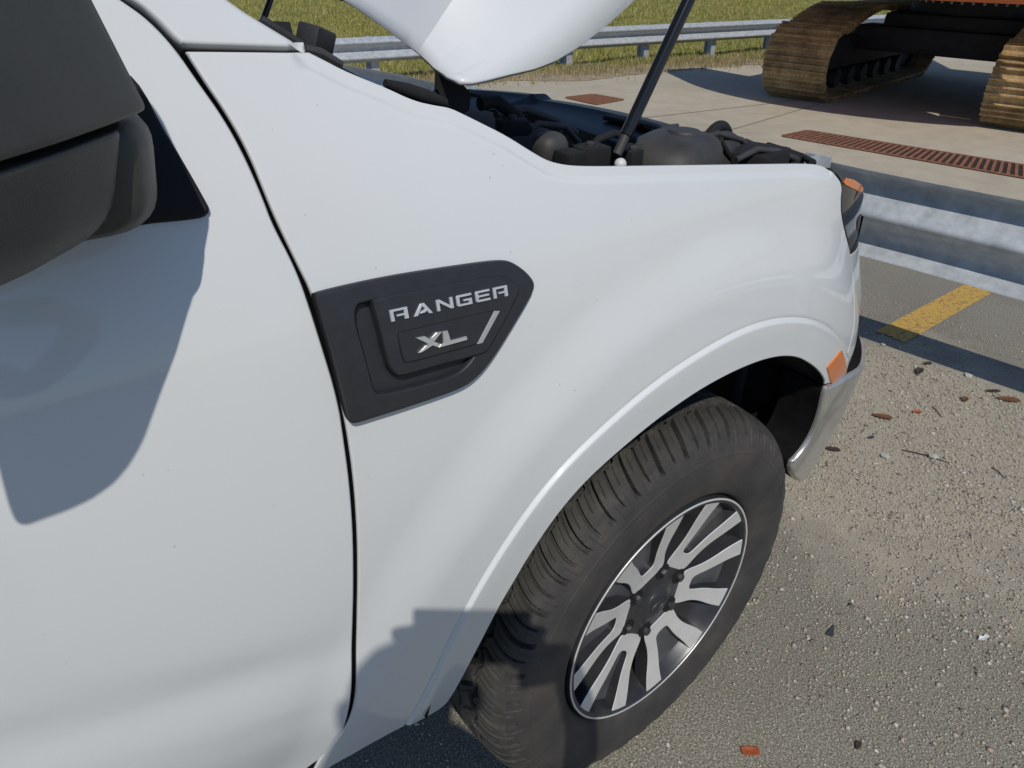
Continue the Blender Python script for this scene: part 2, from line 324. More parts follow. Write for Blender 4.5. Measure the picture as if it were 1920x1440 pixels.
def panel(name, loop, mat, parent, Yf=Y, sp=.010, off=0.0, depth=.014, rad=.0025, holes=(), dense=None, bowl=None, shade_walls=False):
    """sheet laid on y = Yf(x, z) inside loop (x, z), with rounded edges turned inwards; off lifts it along the surface normal"""
    loops = [np.asarray(loop)]+[np.asarray(h) for h in holes]; ins = []; outn = []
    for i, L in enumerate(loops):
        L = resample(L, sp*.6); loops[i] = L; n = pnorm(L)*(1 if i == 0 else -1); outn.append(n); ins.append(L-n*rad)
    pts = [l for l in ins]; lo = ins[0].min(0); hi = ins[0].max(0)
    gx, gz = np.meshgrid(np.arange(lo[0], hi[0], sp), np.arange(lo[1], hi[1], sp)); g = np.stack([gx.ravel(), gz.ravel()], -1)
    g[:, 0] += np.tile((np.arange(gx.shape[0]) % 2)[:, None]*sp*.5, (1, gx.shape[1])).ravel()
    if dense is not None:
        from mathutils.kdtree import KDTree
        kd = KDTree(len(dense))
        for i_, p_ in enumerate(dense): kd.insert((p_[0], p_[1], 0), i_)
        kd.balance(); g = g[[kd.find((a_, b_, 0))[2] > sp*.62 for a_, b_ in g]]; g = np.vstack([g, dense])
    k = inside(g, ins[0])
    for h in ins[1:]: k &= ~inside(g, h)
    g = g[k]
    dm = np.full(len(g), 9.0)
    for l in ins: dm = np.minimum(dm, pdist(g, l))
    g = g[dm > sp*.35]
    allp = np.vstack(pts+[g]); edges = []; s = 0
    for l in ins: edges += [(s+i, s+(i+1) % len(l)) for i in range(len(l))]; s += len(l)
    v2, _, f, *_r = delaunay_2d_cdt([Vector(p) for p in allp], edges, [], 0, 1e-7)
    v2 = np.array([(v[0], v[1]) for v in v2]); f = np.array([list(t) for t in f if len(t) == 3])
    cen = v2[f].mean(1); k = inside(cen, ins[0])
    for h in ins[1:]: k &= ~inside(cen, h)
    f = f[k]
    def lift(p, o):
        y = Yf(p[:, 0], p[:, 1]); n = grad_n(p[:, 0], p[:, 1], Yf); return np.stack([p[:, 0], y, p[:, 1]], -1)+n*(np.asarray(o)[:, None] if np.ndim(o) else o), n
    ofs = off if bowl is None else off+bowl(v2)
    V, N = lift(v2, ofs)
    if bowl is not None:
        e = 1e-3; P1, _ = lift(v2+np.array([e, 0]), off+bowl(v2+np.array([e, 0]))); P2, _ = lift(v2+np.array([0, e]), off+bowl(v2+np.array([0, e])))
        N = np.cross(P1-V, P2-V); N *= -np.sign(N[:, 1:2]+1e-12); N /= np.linalg.norm(N, axis=1)[:, None]
    # orient
    a, b, c = V[f[:, 0]], V[f[:, 1]], V[f[:, 2]]; fl = np.cross(b-a, c-a)[:, 1] > 0; f[fl] = f[fl][:, ::-1]
    V = list(V); N = list(N); F = [tuple(t) for t in f]; M = [0]*len(F)
    for L, n2, ii in zip(loops, outn, ins):
        rings = []
        for (o2, dep, mixn) in ((-rad, 0, 0.0), (-.3*rad, .3*rad, .7), (0, rad, 1.0), (0, depth, 1.0)):
            q = L+n2*o2; bo = 0 if bowl is None else bowl(ii)
            P, nn = lift(q, off+bo-dep); s = len(V); e3 = np.stack([n2[:, 0], np.zeros(len(n2)), n2[:, 1]], -1)
            nm = nn*(1-mixn)+e3*mixn; nm /= np.linalg.norm(nm, axis=1)[:, None]
            V += list(P); N += list(nm); rings.append(s)
        m_ = len(L)
        for bi, (r0, r1) in enumerate(zip(rings[:-1], rings[1:])):
            for i in range(m_):
                j = (i+1) % m_; q = (r0+i, r0+j, r1+j, r1+i)
                fn = np.cross(V[q[1]]-V[q[0]], V[q[2]]-V[q[0]])
                F.append(q if fn@N[q[2]] > 0 else q[::-1]); M.append(1 if bi == 2 and shade_walls else 0)  # black inner walls stand in for gap shade and rubber seal
    return mesh(name, V, F, [mat, 'matte_black'] if shade_walls else mat, parent, normals=N, mids=M)
def loft(name, secs, mat, parent=None, closed=True, caps=True, auto=40, flip=False):
    """secs: list of equal-length rings of 3D points"""
    v = [p for s in secs for p in s]; n = len(secs[0]); f = []
    for i in range(len(secs)-1):
        for k in range(n if closed else n-1):
            f.append((i*n+k, i*n+(k+1) % n, (i+1)*n+(k+1) % n, (i+1)*n+k))
    if caps and closed: f.append(tuple(range(n-1, -1, -1))); f.append(tuple((len(secs)-1)*n+k for k in range(n)))
    bm = bmesh.new(); vs = [bm.verts.new(tuple(map(float, p))) for p in v]
    for q in f:
        try: bm.faces.new([vs[i] for i in q])
        except ValueError: pass
    return from_bm(name, bm, mat, parent, auto=auto)

def bolt(name, p, d, r, mat, parent):
    p = Vector(p); d = Vector(d).normalized(); return tube(name, [p, p+d*r*.5, p+d*r*.8], [r, r, r*.6], mat, parent, 10)
# ------------------------------------------------------------------ the setting
def sheet(name, poly, z, mat, kind='structure', parent=None):
    o = mesh(name, [(x, y, z) for x, y in poly], [tuple(range(len(poly)))], mat, parent, smooth=False)
    if kind: o['kind'] = kind
    return o
sheet('ground', [(-400, -400), (600, -400), (600, 600), (-400, 600)], -0.012, 'soil')
EDGE = lambda x: 6.02-.124*(x-7.25)+.12*math.sin(x*1.7)+.07*math.sin(x*4.1)
cpts = [(x, EDGE(x)-.25) for x in np.arange(-12, 60.1, .4)]
sheet('concrete_pavement', [(-12, -30), (60, -30)]+cpts[::-1], -0.006, 'concrete')
bm = bmesh.new()
for i in range(len(cpts)-1):
    (x0, y0), (x1, y1) = cpts[i], cpts[i+1]; w0 = .55+.15*math.sin(x0*2.3); w1 = .55+.15*math.sin(x1*2.3)
    vs = [bm.verts.new((x0, y0-.2-.1*math.sin(x0*3.3), -.002)), bm.verts.new((x1, y1-.2-.1*math.sin(x1*3.3), -.002)), bm.verts.new((x1, y1+w1, -.002)), bm.verts.new((x0, y0+w0, -.002))]; bm.faces.new(vs)
bmesh.ops.remove_doubles(bm, verts=bm.verts, dist=1e-4)
tag(from_bm('dirt_verge', bm, 'dirt_edge', smooth=False), kind='structure')
sheet('asphalt_lot', [(-12, -30), (3.7, -30), (3.55, -6), (3.35, 0), (3.0, 3.6), (2.2, 5.9), (-12, 7.2)], 0.0, 'asphalt')
gp = on_z([(480, 8), (1700, 8)])
sheet('path', [(4, 27), (60, 22), (60, 27), (4, 32)], -0.006, 'path')
# concrete joints
for a, b in (((1165, 225), (1420, 196)), ((1300, 263), (1500, 205))):
    A, B = on_z([a, b]); t = (B-A)[:2]; t /= np.linalg.norm(t); n = np.array([-t[1], t[0]])*.006
    sheet('pavement_joint', [A[:2]-n-t*1.5, B[:2]-n+t*2, B[:2]+n+t*2, A[:2]+n-t*1.5], -0.003, 'joint_dark')
# yellow bay line (width 0.12 m, parallel to the truck)
sheet('parking_line', [(2.195, -.385), (3.32, -.385), (3.34, -.258), (2.20, -.258), (2.19, -.275), (2.205, -.29), (2.198, -.31), (2.21, -.325), (2.192, -.34), (2.202, -.36), (2.19, -.372)], 0.004, 'yellow_paint')

# gravel and grit: thousands of little stones lying on the asphalt
def scatter_mesh(name, P, size, mat, kind, flat=.6):
    base = np.array([(1, 0, 0), (-1, 0, 0), (0, 1, 0), (0, -1, 0), (0, 0, 1), (0, 0, -.6)], float)
    fc = np.array([(0, 2, 4), (2, 1, 4), (1, 3, 4), (3, 0, 4), (2, 0, 5), (1, 2, 5), (3, 1, 5), (0, 3, 5)])
    n = len(P); V = np.repeat(base[None], n, 0)*(1+rng.normal(0, .28, (n, 6, 3)))
    V *= size[:, None, None]; V[:, :, 2] *= flat
    V[:, :, 0] *= rng.uniform(.7, 1.5, (n, 1))
    a = rng.uniform(0, 6.28, n); c, s = np.cos(a)[:, None], np.sin(a)[:, None]
    x = V[:, :, 0]*c-V[:, :, 1]*s; y = V[:, :, 0]*s+V[:, :, 1]*c; V[:, :, 0] = x; V[:, :, 1] = y
    V += P[:, None, :]
    F = (fc[None]+(np.arange(n)*6)[:, None, None]).reshape(-1, 3); V = V.reshape(-1, 3)
    me = bpy.data.meshes.new(name); me.vertices.add(len(V)); me.vertices.foreach_set('co', V.ravel()); me.loops.add(len(F)*3); me.loops.foreach_set('vertex_index', F.ravel())
    me.polygons.add(len(F)); me.polygons.foreach_set('loop_start', np.arange(0, len(F)*3, 3)); me.polygons.foreach_set('loop_total', np.full(len(F), 3)); me.update(calc_edges=True); me.validate()
    o = link(name, me, mat); o['kind'] = kind; return o
n = 230000
gx = rng.uniform(.2, 3.3, n); gy = rng.uniform(-2.4, 1.6, n)
def blob(cx, cy, rx, ry): return np.exp(-(((gx-cx)/rx)**2+((gy-cy)/ry)**2))
dens = .05+1.15*blob(1.55, -.75, .62, .50)+.7*blob(1.75, -.1, .35, .5)+.38*blob(.72, -1.12, .22, .2)+.22*blob(.9, -1.5, .5, .25)+.3*blob(1.95, -1.3, .4, .4)
dens *= (.45+.9*(np.sin(gx*7.3+2*np.sin(gy*5))*np.sin(gy*8.1+1.3*np.sin(gx*6))*.5+.5))
dens *= np.where(gx+.1*gy > 2.02+.03*np.sin(gy*9), .07, 1)
k = rng.uniform(0, 1, n) < np.clip(dens, 0, 1)
P = np.stack([gx[k], gy[k], np.full(k.sum(), .0015)], -1); sz = np.exp(rng.normal(math.log(.0026), .42, k.sum())); sz = np.minimum(sz, .0085)
tag(scatter_mesh('gravel', P, sz, 'stone', 'stuff'), 'loose tan gravel and grit spread over the grey asphalt', 'gravel')
n = 60000
P = np.stack([rng.uniform(-1.2, 2.6, n), rng.uniform(-2.3, .6, n), np.full(n, .001)], -1); sz = np.exp(rng.normal(math.log(.0017), .42, n))
tag(scatter_mesh('grit', P, sz, 'stone', 'stuff'), 'sparse pale grit on the worn asphalt around the wheel', 'grit')

# grass
def blades(name, P, h, w, mat):
    n = len(P); a = rng.uniform(0, 6.28, n); lean = rng.uniform(-.5, .5, (n, 2))*h[:, None]
    dx = np.cos(a)*w; dy = np.sin(a)*w; V = np.zeros((n, 3, 3))
    V[:, 0] = P+np.stack([dx, dy, 0*dx], -1); V[:, 1] = P-np.stack([dx, dy, 0*dx], -1); V[:, 2] = P+np.concatenate([lean, h[:, None]], 1)
    F = np.arange(n*3).reshape(-1, 3); V = V.reshape(-1, 3)
    me = bpy.data.meshes.new(name); me.vertices.add(len(V)); me.vertices.foreach_set('co', V.ravel()); me.loops.add(len(F)*3); me.loops.foreach_set('vertex_index', F.ravel())
    me.polygons.add(len(F)); me.polygons.foreach_set('loop_start', np.arange(0, len(F)*3, 3)); me.polygons.foreach_set('loop_total', np.full(len(F), 3)); me.update(calc_edges=True)
    o = link(name, me, mat); o['kind'] = 'stuff'; return o
n = 230000
gx = 2+26*rng.random(n)**1.4; gy = np.array(6.3-.124*(gx-7.25))+20*rng.random(n)**1.6
P = np.stack([gx, gy, np.full(n, -.012)], -1)
cl = .5+.5*np.sin(gx*1.9+np.sin(gy*1.3)*2)*np.sin(gy*1.6+np.sin(gx*.9)*2)
tag(blades('grass', P, rng.uniform(.03, .09, n)*(.5+cl), rng.uniform(.004, .011, n)*(1+gy*.04), 'grass_blade'), 'mown green and yellow grass on the verge behind the far guardrail', 'grass')
n = 26000
gx = rng.uniform(2, 16, n); gy = 6.1-.124*(gx-7.25)+rng.normal(0, .28, n)
P = np.stack([gx, gy, np.full(n, -.004)], -1); k = rng.random(n) < .25+.75*(np.sin(gx*3.1+gy)*.5+.5)
tag(blades('dry_grass', P[k], rng.uniform(.02, .10, k.sum()), rng.uniform(.003, .008, k.sum()), 'dry_grass'), 'dry straw coloured grass tufts along the pavement edge', 'grass')

# ================================================================== the truck
truck = tag(empty('pickup_truck', (0, 0, 0)), 'white pickup truck with open hood, black mirror and dark fender badge', 'pickup truck')
LIP = [(844, 1312), (872, 1262), (906, 1197), (938, 1135), (971, 1080), (990, 1047), (1040, 972), (1090, 912), (1140, 865), (1190, 822), (1240, 782), (1290, 747), (1323, 726), (1365, 703), (1407, 684), (1440, 673), (1469, 668), (1496, 670), (1519, 682), (1536, 696), (1547, 713)]
FRONT = [(1571, 331), (1580, 347), (1577, 373), (1578, 404), (1586, 440), (1594, 470)]
DOORL = [(656, 1351), (667, 1309), (669, 1236), (672, 1080), (671, 1000), (664, 900), (653, 820), (644, 772), (623, 681), (610, 629), (583, 546), (560, 501), (521, 420), (501, 373), (467, 288), (428, 218), (383, 152)]
he = [tuple(p)+(0,) for p in _he]; he[0] = he[0][:2]+(1,); he[-1] = he[-1][:2]+(0,)
fr = [tuple(p) for p in hit(FRONT, Y)]
SEAM = [(.392, .945), (.418, .905), (.428, .86), (.430, .80), (.424, .755), (.430, .725)]
amb0 = [tuple(p) for p in hit([(1583, 706)], Y)]
lip = [tuple(p) for p in hit(LIP, Y)][::-1]
bot = [tuple(p) for p in hit([(831, 1326), (805, 1343), (768, 1361), (690, 1398), (612, 1440)], Y)]
dl = [tuple(p) for p in hit(DOORL, Y)]
b2 = [(bot[-1][0]-.03, bot[-1][1]-.035, 1), tuple(hit([(600, 1420)], Y)[0])+(0,), tuple(hit([(634, 1385)], Y)[0])]
tl = [tuple(p) for p in hit([(352, 103), (347, 95), (357, 94)], Y)]
print('FENDER front', fr, 'amb', amb0, 'lip0', lip[0], lip[-1], 'bot', bot[0], bot[-1], 'dl', dl[0], dl[-1], tl, 'he', he[0], he[-1])
floop = he+fr+SEAM+[(amb0[0][0], amb0[0][1], 1), (lip[0][0]+.006, lip[0][1]-.012, 1)]+lip+bot+b2+dl+tl
FL = chaikin(floop, 2)
cr = []
for th, r in zip(np.linspace(-.2, 3.3, 420), np.interp(np.linspace(-.2, 3.3, 420), _cth, _cr)):
    for o in (-.013, -.0085, -.0055, -.0035, -.0022, -.001, .0, .001, .002, .003, .0042, .007, .012): cr.append((-(r-o)*math.cos(th), HZ+(r-o)*math.sin(th)))
cr = np.array(cr); hd = []
hr = resample(_he, .008, False); hn = np.stack([-(np.gradient(hr[:, 1])), np.gradient(hr[:, 0])], -1); hn /= np.linalg.norm(hn, axis=1)[:, None]
for o in (.009, .0115, .0135, .016, .019): hd.append(hr-hn*o*np.sign(hn[:, 1:2]+1e-9))
DENSE = np.vstack([cr]+hd)
fender = panel('fender', FL, 'white_paint', truck, sp=.009, depth=.026, rad=.0025, dense=DENSE, shade_walls=True)

# front door
DL2 = [(231, 0), (280, 35), (330, 89), (373, 152), (420, 218), (459, 288), (496, 373), (513, 420), (552, 494), (575, 552), (602, 637), (636, 750), (646, 820), (657, 900), (664, 1000), (665, 1080), (662, 1236), (660, 1309), (649, 1358), (634, 1390), (606, 1420), (578, 1440)]
d2 = [tuple(p) for p in hit(DL2, Y)]
dlo = d2[-1]
dloop = [(d2[0][0]-.16, 1.47, 1)]+d2+[(dlo[0]-.06, dlo[1]-.035), (dlo[0]-.2, dlo[1]-.06), (-1.62, .50, 0), (-1.66, .54, 0), (-1.66, 1.24, 1), (-.86, 1.262, 1), (-.90, 1.44, 1)]
door = panel('front_door', chaikin(dloop, 2), 'white_paint', truck, sp=.012, depth=.030, rad=.003, shade_walls=True)
# window glass behind the mirror
panel('side_window', np.array([(-1.60, 1.255), (-.90, 1.262), (-.955, 1.46), (-1.10, 1.60), (-1.55, 1.62)]), 'glass', truck, sp=.05, off=-.012, depth=.005)
# windscreen pillar / cowl side
AP = [(244, 0), (292, 38), (336, 85), (350, 90.5), (450, 93), (573, 96), (579, 93), (556, 77), (500, 42), (432, 0)]
ap = [tuple(p) for p in hit(AP, Y)]
aloop = [(ap[0][0]-.28, ap[0][1]+.20, 1)]+ap+[(ap[-1][0]-.24, ap[-1][1]+.21, 1)]
panel('windscreen_pillar', chaikin(aloop, 2), 'white_paint', truck, sp=.010, depth=.03, rad=.006)
# black strips added behind the shut lines as the shade inside the gaps
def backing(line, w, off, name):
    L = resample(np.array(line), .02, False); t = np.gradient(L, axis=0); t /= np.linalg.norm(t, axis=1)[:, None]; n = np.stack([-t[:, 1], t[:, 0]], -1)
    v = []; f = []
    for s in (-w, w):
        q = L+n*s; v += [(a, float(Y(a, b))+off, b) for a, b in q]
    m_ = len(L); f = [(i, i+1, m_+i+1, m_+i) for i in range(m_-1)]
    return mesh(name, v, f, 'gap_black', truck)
backing(d2[::-1]+[(d2[0][0]-.14, 1.45)], .035, .027, 'gap_shade_strip')
backing([ap[2], ap[3], ap[4], ap[5]], .02, .02, 'gap_shade_strip')
# rocker / sill under the door
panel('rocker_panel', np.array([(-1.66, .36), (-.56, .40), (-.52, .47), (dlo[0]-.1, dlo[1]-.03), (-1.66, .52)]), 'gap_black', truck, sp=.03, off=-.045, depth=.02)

# bumper cover (white) and lower bumper (silver)
panel('bumper_cover', chaikin([(.394, .943, 1), (.421, .904), (.4315, .86), (.4335, .80), (.428, .755), (.433, .722), (.452, .700, 1), (.60, .648), (.76, .62, 1), (.76, .86, 1), (.62, .90)], 2), 'white_paint', truck, sp=.012, depth=.02, rad=.003)
def Yc(x, z):
    x = np.asarray(x, float); z = np.asarray(z, float)
    return -.934+.66*np.maximum(x-.33, 0)**2+.40*np.maximum(.71-z, 0)**2
bl = [tuple(p) for p in hit([(1552, 727), (1547, 740), (1536, 790), (1512, 840), (1470, 884)], Yc)]
print('BUMP', bl)
panel('lower_bumper', chaikin([bl[0]+(1,)]+bl[1:-1]+[bl[-1], (.50, .385), (.62, .375), (.80, .38, 1), (.80, .62, 1), (.62, .648), (.47, .700)], 2), 'bumper_silver', truck, Yf=Yc, sp=.012, depth=.085, rad=.009, shade_walls=True)
# front fascia across the nose
plan = [(.70, -.775), (.735, -.72), (.79, -.55), (.835, -.28), (.85, 0), (.835, .28), (.79, .55), (.735, .72), (.70, .775)]
def nose(name, z0, z1, mat, dx=0, lean=0):
    secs = []
    for z in np.linspace(z0, z1, 5): secs.append([(x+dx-lean*(z-z0), y, z) for x, y in plan])
    v = [p for s in secs for p in s]; n_ = len(plan); f = [(i*n_+k, i*n_+k+1, (i+1)*n_+k+1, (i+1)*n_+k) for i in range(4) for k in range(n_-1)]
    return mesh(name, v, f, mat, truck)
nose('nose_panel', .62, .70, 'white_paint'); nose('grille', .70, .93, 'black_plastic', -.02, .10); nose('bumper_beam', .44, .62, 'bumper_silver', -.02)
# headlight
hl = [tuple(p) for p in hit([(1557, 315), (1574, 330), (1583, 347), (1580, 373), (1581, 404), (1589, 440), (1597, 472)], Y0)]
def Yh(x, z): return Y0(x, z)+.003
panel('headlight', chaikin([hl[0]+(1,)]+hl[1:]+[(.42, .918, 1), (.55, .90), (.74, .875, 1), (.74, .945), (.60, .985), (.46, 1.028)], 2), 'lens_dark', truck, Yf=Yh, sp=.010, depth=.03)
headl = [o for o in truck.children if o.name.startswith('headlight')][0]
panel('amber_strip', chaikin([(.300, 1.078), (.325, 1.084), (.45, 1.040), (.44, 1.032), (.345, 1.062)], 1), 'amber_lens', headl, Yf=Yh, sp=.010, off=.0016, depth=.004, rad=.001)
panel('reflector', chaikin([(.41, 1.0), (.50, .985), (.52, .955), (.45, .962)], 2), 'bay_shield', headl, Yf=Yh, sp=.01, off=.0012, depth=.003, rad=.001)
panel('lower_trim', chaikin([(.385, .935), (.44, .948), (.56, .93), (.56, .912), (.43, .925)], 1), 'gap_black', headl, Yf=Yh, sp=.01, off=.0012, depth=.003, rad=.001)
# amber side marker set into the flare
mk = hit([(1577, 655), (1583, 672), (1585, 706), (1559, 720), (1555, 712), (1549, 689)], Y)
panel('side_marker', chaikin([tuple(p)+(0,) for p in resample(mk, .02)], 1), 'amber_lens', truck, sp=.008, off=.0022, depth=.010, rad=.0015)

# ---- wheel housing
def arc_sheet(name, R0, R1, y0, y1, a0, a1, mat, n=48, parent=truck, zc=HZ):
    v = []; f = []
    for i in range(n+1):
        a = a0+(a1-a0)*i/n; v += [(-R0*math.cos(a), y0, zc+R0*math.sin(a)), (-R1*math.cos(a), y1, zc+R1*math.sin(a))]
    for i in range(n): f.append((2*i, 2*i+2, 2*i+3, 2*i+1))
    return mesh(name, v, f, mat, parent)
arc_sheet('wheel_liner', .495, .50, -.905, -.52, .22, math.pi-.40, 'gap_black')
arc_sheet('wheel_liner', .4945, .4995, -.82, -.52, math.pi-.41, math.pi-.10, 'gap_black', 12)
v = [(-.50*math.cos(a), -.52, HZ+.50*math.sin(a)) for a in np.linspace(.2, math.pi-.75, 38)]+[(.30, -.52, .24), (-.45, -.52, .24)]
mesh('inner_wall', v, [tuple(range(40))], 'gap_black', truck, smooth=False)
# things behind the wheel, ahead of the axle: bracket with a window, tow hook end
br = box('liner_bracket', (.395, -.80, .60), (.012, .13, .20), 'bay_dark', truck, .004)
for dy in (-.055, .055): box('rib', (.383, -.80+dy, .60), (.016, .018, .19), 'bay_grey', br, .004)
box('rib', (.383, -.80, .525), (.016, .11, .018), 'bay_grey', br, .004)
tube('frame_end', [(.30, -.80, .44), (.40, -.83, .44)], [.030, .034], 'bay_grey', truck)

# ---- wheel
def lathe(name, prof, mat, parent, n=128, close=False, auto=50):
    v = []; f = []; m_ = len(prof)
    for i in range(n):
        a = 2*math.pi*i/n; c, s = math.cos(a), math.sin(a)
        v += [(r*c, -w, r*s) for r, w in prof]
    for i in range(n):
        j = (i+1) % n
        for k in range(m_-1): f.append((i*m_+k, j*m_+k, j*m_+k+1, i*m_+k+1))
    return mesh(name, v, f, mat, parent, auto=auto)
RIMY = -.917
wheel = lathe('wheel', [(.229, -.010), (.2305, -.002), (.2285, .0035), (.2195, .0035), (.216, -.003), (.212, -.016), (.204, -.030), (.199, -.07), (.196, -.15), (.205, -.185)], 'rim_grey', truck, 160)
wheel.location = (0, RIMY, HZ)
def face_w(r): return -.024+.0262*np.clip((r-.075)/.147, 0, 1)**1.25
lathe('rim_lip', [(.2284, .0030), (.2283, .0044), (.2275, .0050), (.2252, .0048), (.2246, .0038)], 'machined', wheel, 160)
# tyre with a real tread
hp = [(.378, -.105), (.3775, -.085), (.3762, -.060), (.3742, -.040), (.3712, -.026), (.3665, -.0155), (.360, -.0075), (.351, -.001), (.340, .005), (.325, .0105), (.305, .0140), (.288, .0142), (.268, .0115), (.250, .0070), (.240, .0035), (.233, -.003), (.2305, -.010)]
hp = np.array(hp); L = np.concatenate([[0], np.cumsum(np.linalg.norm(np.diff(hp, axis=0), axis=1))])
ss = np.concatenate([np.arange(0, .150, .0017), np.linspace(.150, L[-1], 22)])
def spl(t, X, Yv):
    y = np.interp(t, X, Yv)
    return y
tt = np.linspace(0, L[-1], 600); rr = np.interp(tt, L, hp[:, 0]); ww = np.interp(tt, L, hp[:, 1])
for _ in range(3):
    rr = np.convolve(np.pad(rr, 7, mode='edge'), np.ones(15)/15, 'valid'); ww = np.convolve(np.pad(ww, 7, mode='reflect', reflect_type='odd'), np.ones(15)/15, 'valid')
sv = np.concatenate([-ss[::-1][:-1], ss]); R = np.interp(np.abs(sv), tt, rr); Wd = np.interp(np.abs(sv), tt, ww); Wd = np.where(sv < 0, -.21-Wd, Wd)
NT = 1800; th = np.arange(NT)*2*math.pi/NT; TH, SV = np.meshgrid(th, sv, indexing='ij'); A = np.abs(SV)
PA = 2*math.pi/40; Rm = .376
ph = (TH+np.where(SV < 0, .5*PA, 0))/PA
def groove(x, half, soft=.0004): return sst(half+soft, half-soft, np.abs(x))
def wrapd(p): return (p-np.round(p))*PA*Rm
curve = .17*np.sin((A-.055)/.060*2.2)+.16*(A-.055)/.05
shoulder = sst(.0500, .0525, A)*sst(.128, .120, A)
D = np.zeros_like(TH)
D = np.maximum(D, .0110*groove(wrapd(ph-curve), .0046)*shoulder)
D = np.maximum(D, .0060*groove(wrapd(ph-curve-.5), .0020)*shoulder*sst(.122, .114, A))
for sp_ in (.25, .75): D = np.maximum(D, .0022*groove(wrapd(ph-curve-sp_), .0009)*sst(.058, .060, A)*sst(.092, .088, A))
zig = .0055*np.sign(np.sin(2*math.pi*(ph-.15)))*np.abs(np.sin(2*math.pi*(ph-.15)))**.4
D = np.maximum(D, .0105*groove(A-.049-zig*.8, .0042))
D = np.maximum(D, .009*groove(A-.014-zig*.5, .0028))
mid = sst(.016, .018, A)*sst(.046, .044, A)
D = np.maximum(D, .0095*groove(wrapd(ph+.4*(A-.03)/.03-.5), .0040)*mid)
D = np.maximum(D, .0035*groove(wrapd(ph+.5*(A-.03)/.03-.8), .0012)*mid)
# raised shoulder blocks and fine rings on the side wall
D = D-.0012*groove(wrapd(ph-curve-.5), .011)*sst(.104, .106, A)*sst(.136, .133, A)
D = D-.0010*(groove(A-.147, .0012)+groove(A-.206, .0015))
nr = np.gradient(Wd, sv); nw = -np.gradient(R, sv); ln = np.hypot(nr, nw); nr, nw = nr/ln, nw/ln
RR = R[None]-D*nr[None]; WW = Wd[None]-D*nw[None]
V = np.stack([RR*np.cos(TH), -WW, RR*np.sin(TH)], -1).reshape(-1, 3); m_ = len(sv)
ii, kk = np.meshgrid(np.arange(NT), np.arange(m_-1), indexing='ij'); jj = (ii+1) % NT
F = np.stack([ii*m_+kk, ii*m_+kk+1, jj*m_+kk+1, jj*m_+kk], -1).reshape(-1, 4)
me = bpy.data.meshes.new('tyre'); me.vertices.add(len(V)); me.vertices.foreach_set('co', V.ravel()); me.loops.add(F.size); me.loops.foreach_set('vertex_index', F.ravel())
me.polygons.add(len(F)); me.polygons.foreach_set('loop_start', np.arange(0, F.size, 4)); me.polygons.foreach_set('loop_total', np.full(len(F), 4))
me.polygons.foreach_set('material_index', (np.abs(sv[kk]+.0008).ravel() < .108).astype(np.int32)); me.polygons.foreach_set('use_smooth', np.ones(len(F), bool)); me.update(calc_edges=True)
me.set_sharp_from_angle(angle=math.radians(32))
tyre = link('tyre', me, ['rubber', 'rubber_tread'], wheel)
# hub, webs, machined spokes
lathe('hub', [(.0, -.016), (.030, -.0165), (.033, -.020), (.050, -.024), (.078, -.026), (.088, -.031), (.105, -.042), (.110, -.060)], 'rim_grey', wheel, 96)
lathe('center_cap', [(.0, -.0125), (.022, -.0128), (.029, -.0142), (.031, -.0175)], 'rim_grey', wheel, 48)
# oval emblem ring on the cap
v = []; f = []
for i in range(48):
    a = 2*math.pi*i/48
    for rx, w in ((1.0, -.0128), (1.0, -.0112), (.86, -.0112), (.86, -.0128)): v.append((.0215*rx*math.cos(a), -w, .0105*rx*math.sin(a)))
for i in range(48):
    j = (i+1) % 48
    for k in range(3): f.append((i*4+k, j*4+k, j*4+k+1, i*4+k+1))
em = mesh('emblem_ring', v, f, 'rim_grey', wheel); em.rotation_euler = (0, -.35, 0)
outer = [(.2225, 22), (.19, 22), (.150, 20), (.122, 20.5), (.097, 25), (.084, 27), (.074, 20), (.0705, 9)]
inner = [(.2225, 11.0), (.19, 11.0), (.150, 9.0), (.122, 8.6), (.109, 8.0), (.104, 4)]
def pol(r, d): a = math.radians(d); return (r*math.cos(a), r*math.sin(a))
up = [pol(*p) for p in outer]+[pol(r, -d) for r, d in outer[::-1]]+[pol(r, -d) for r, d in inner]+[pol(*p) for p in inner[::-1]]
UP_ = chaikin([(p[0], p[1], 1 if i in (0, 15, 16, 27) else 0) for i, p in enumerate(up)], 2); UP_ = resample(UP_, .004)
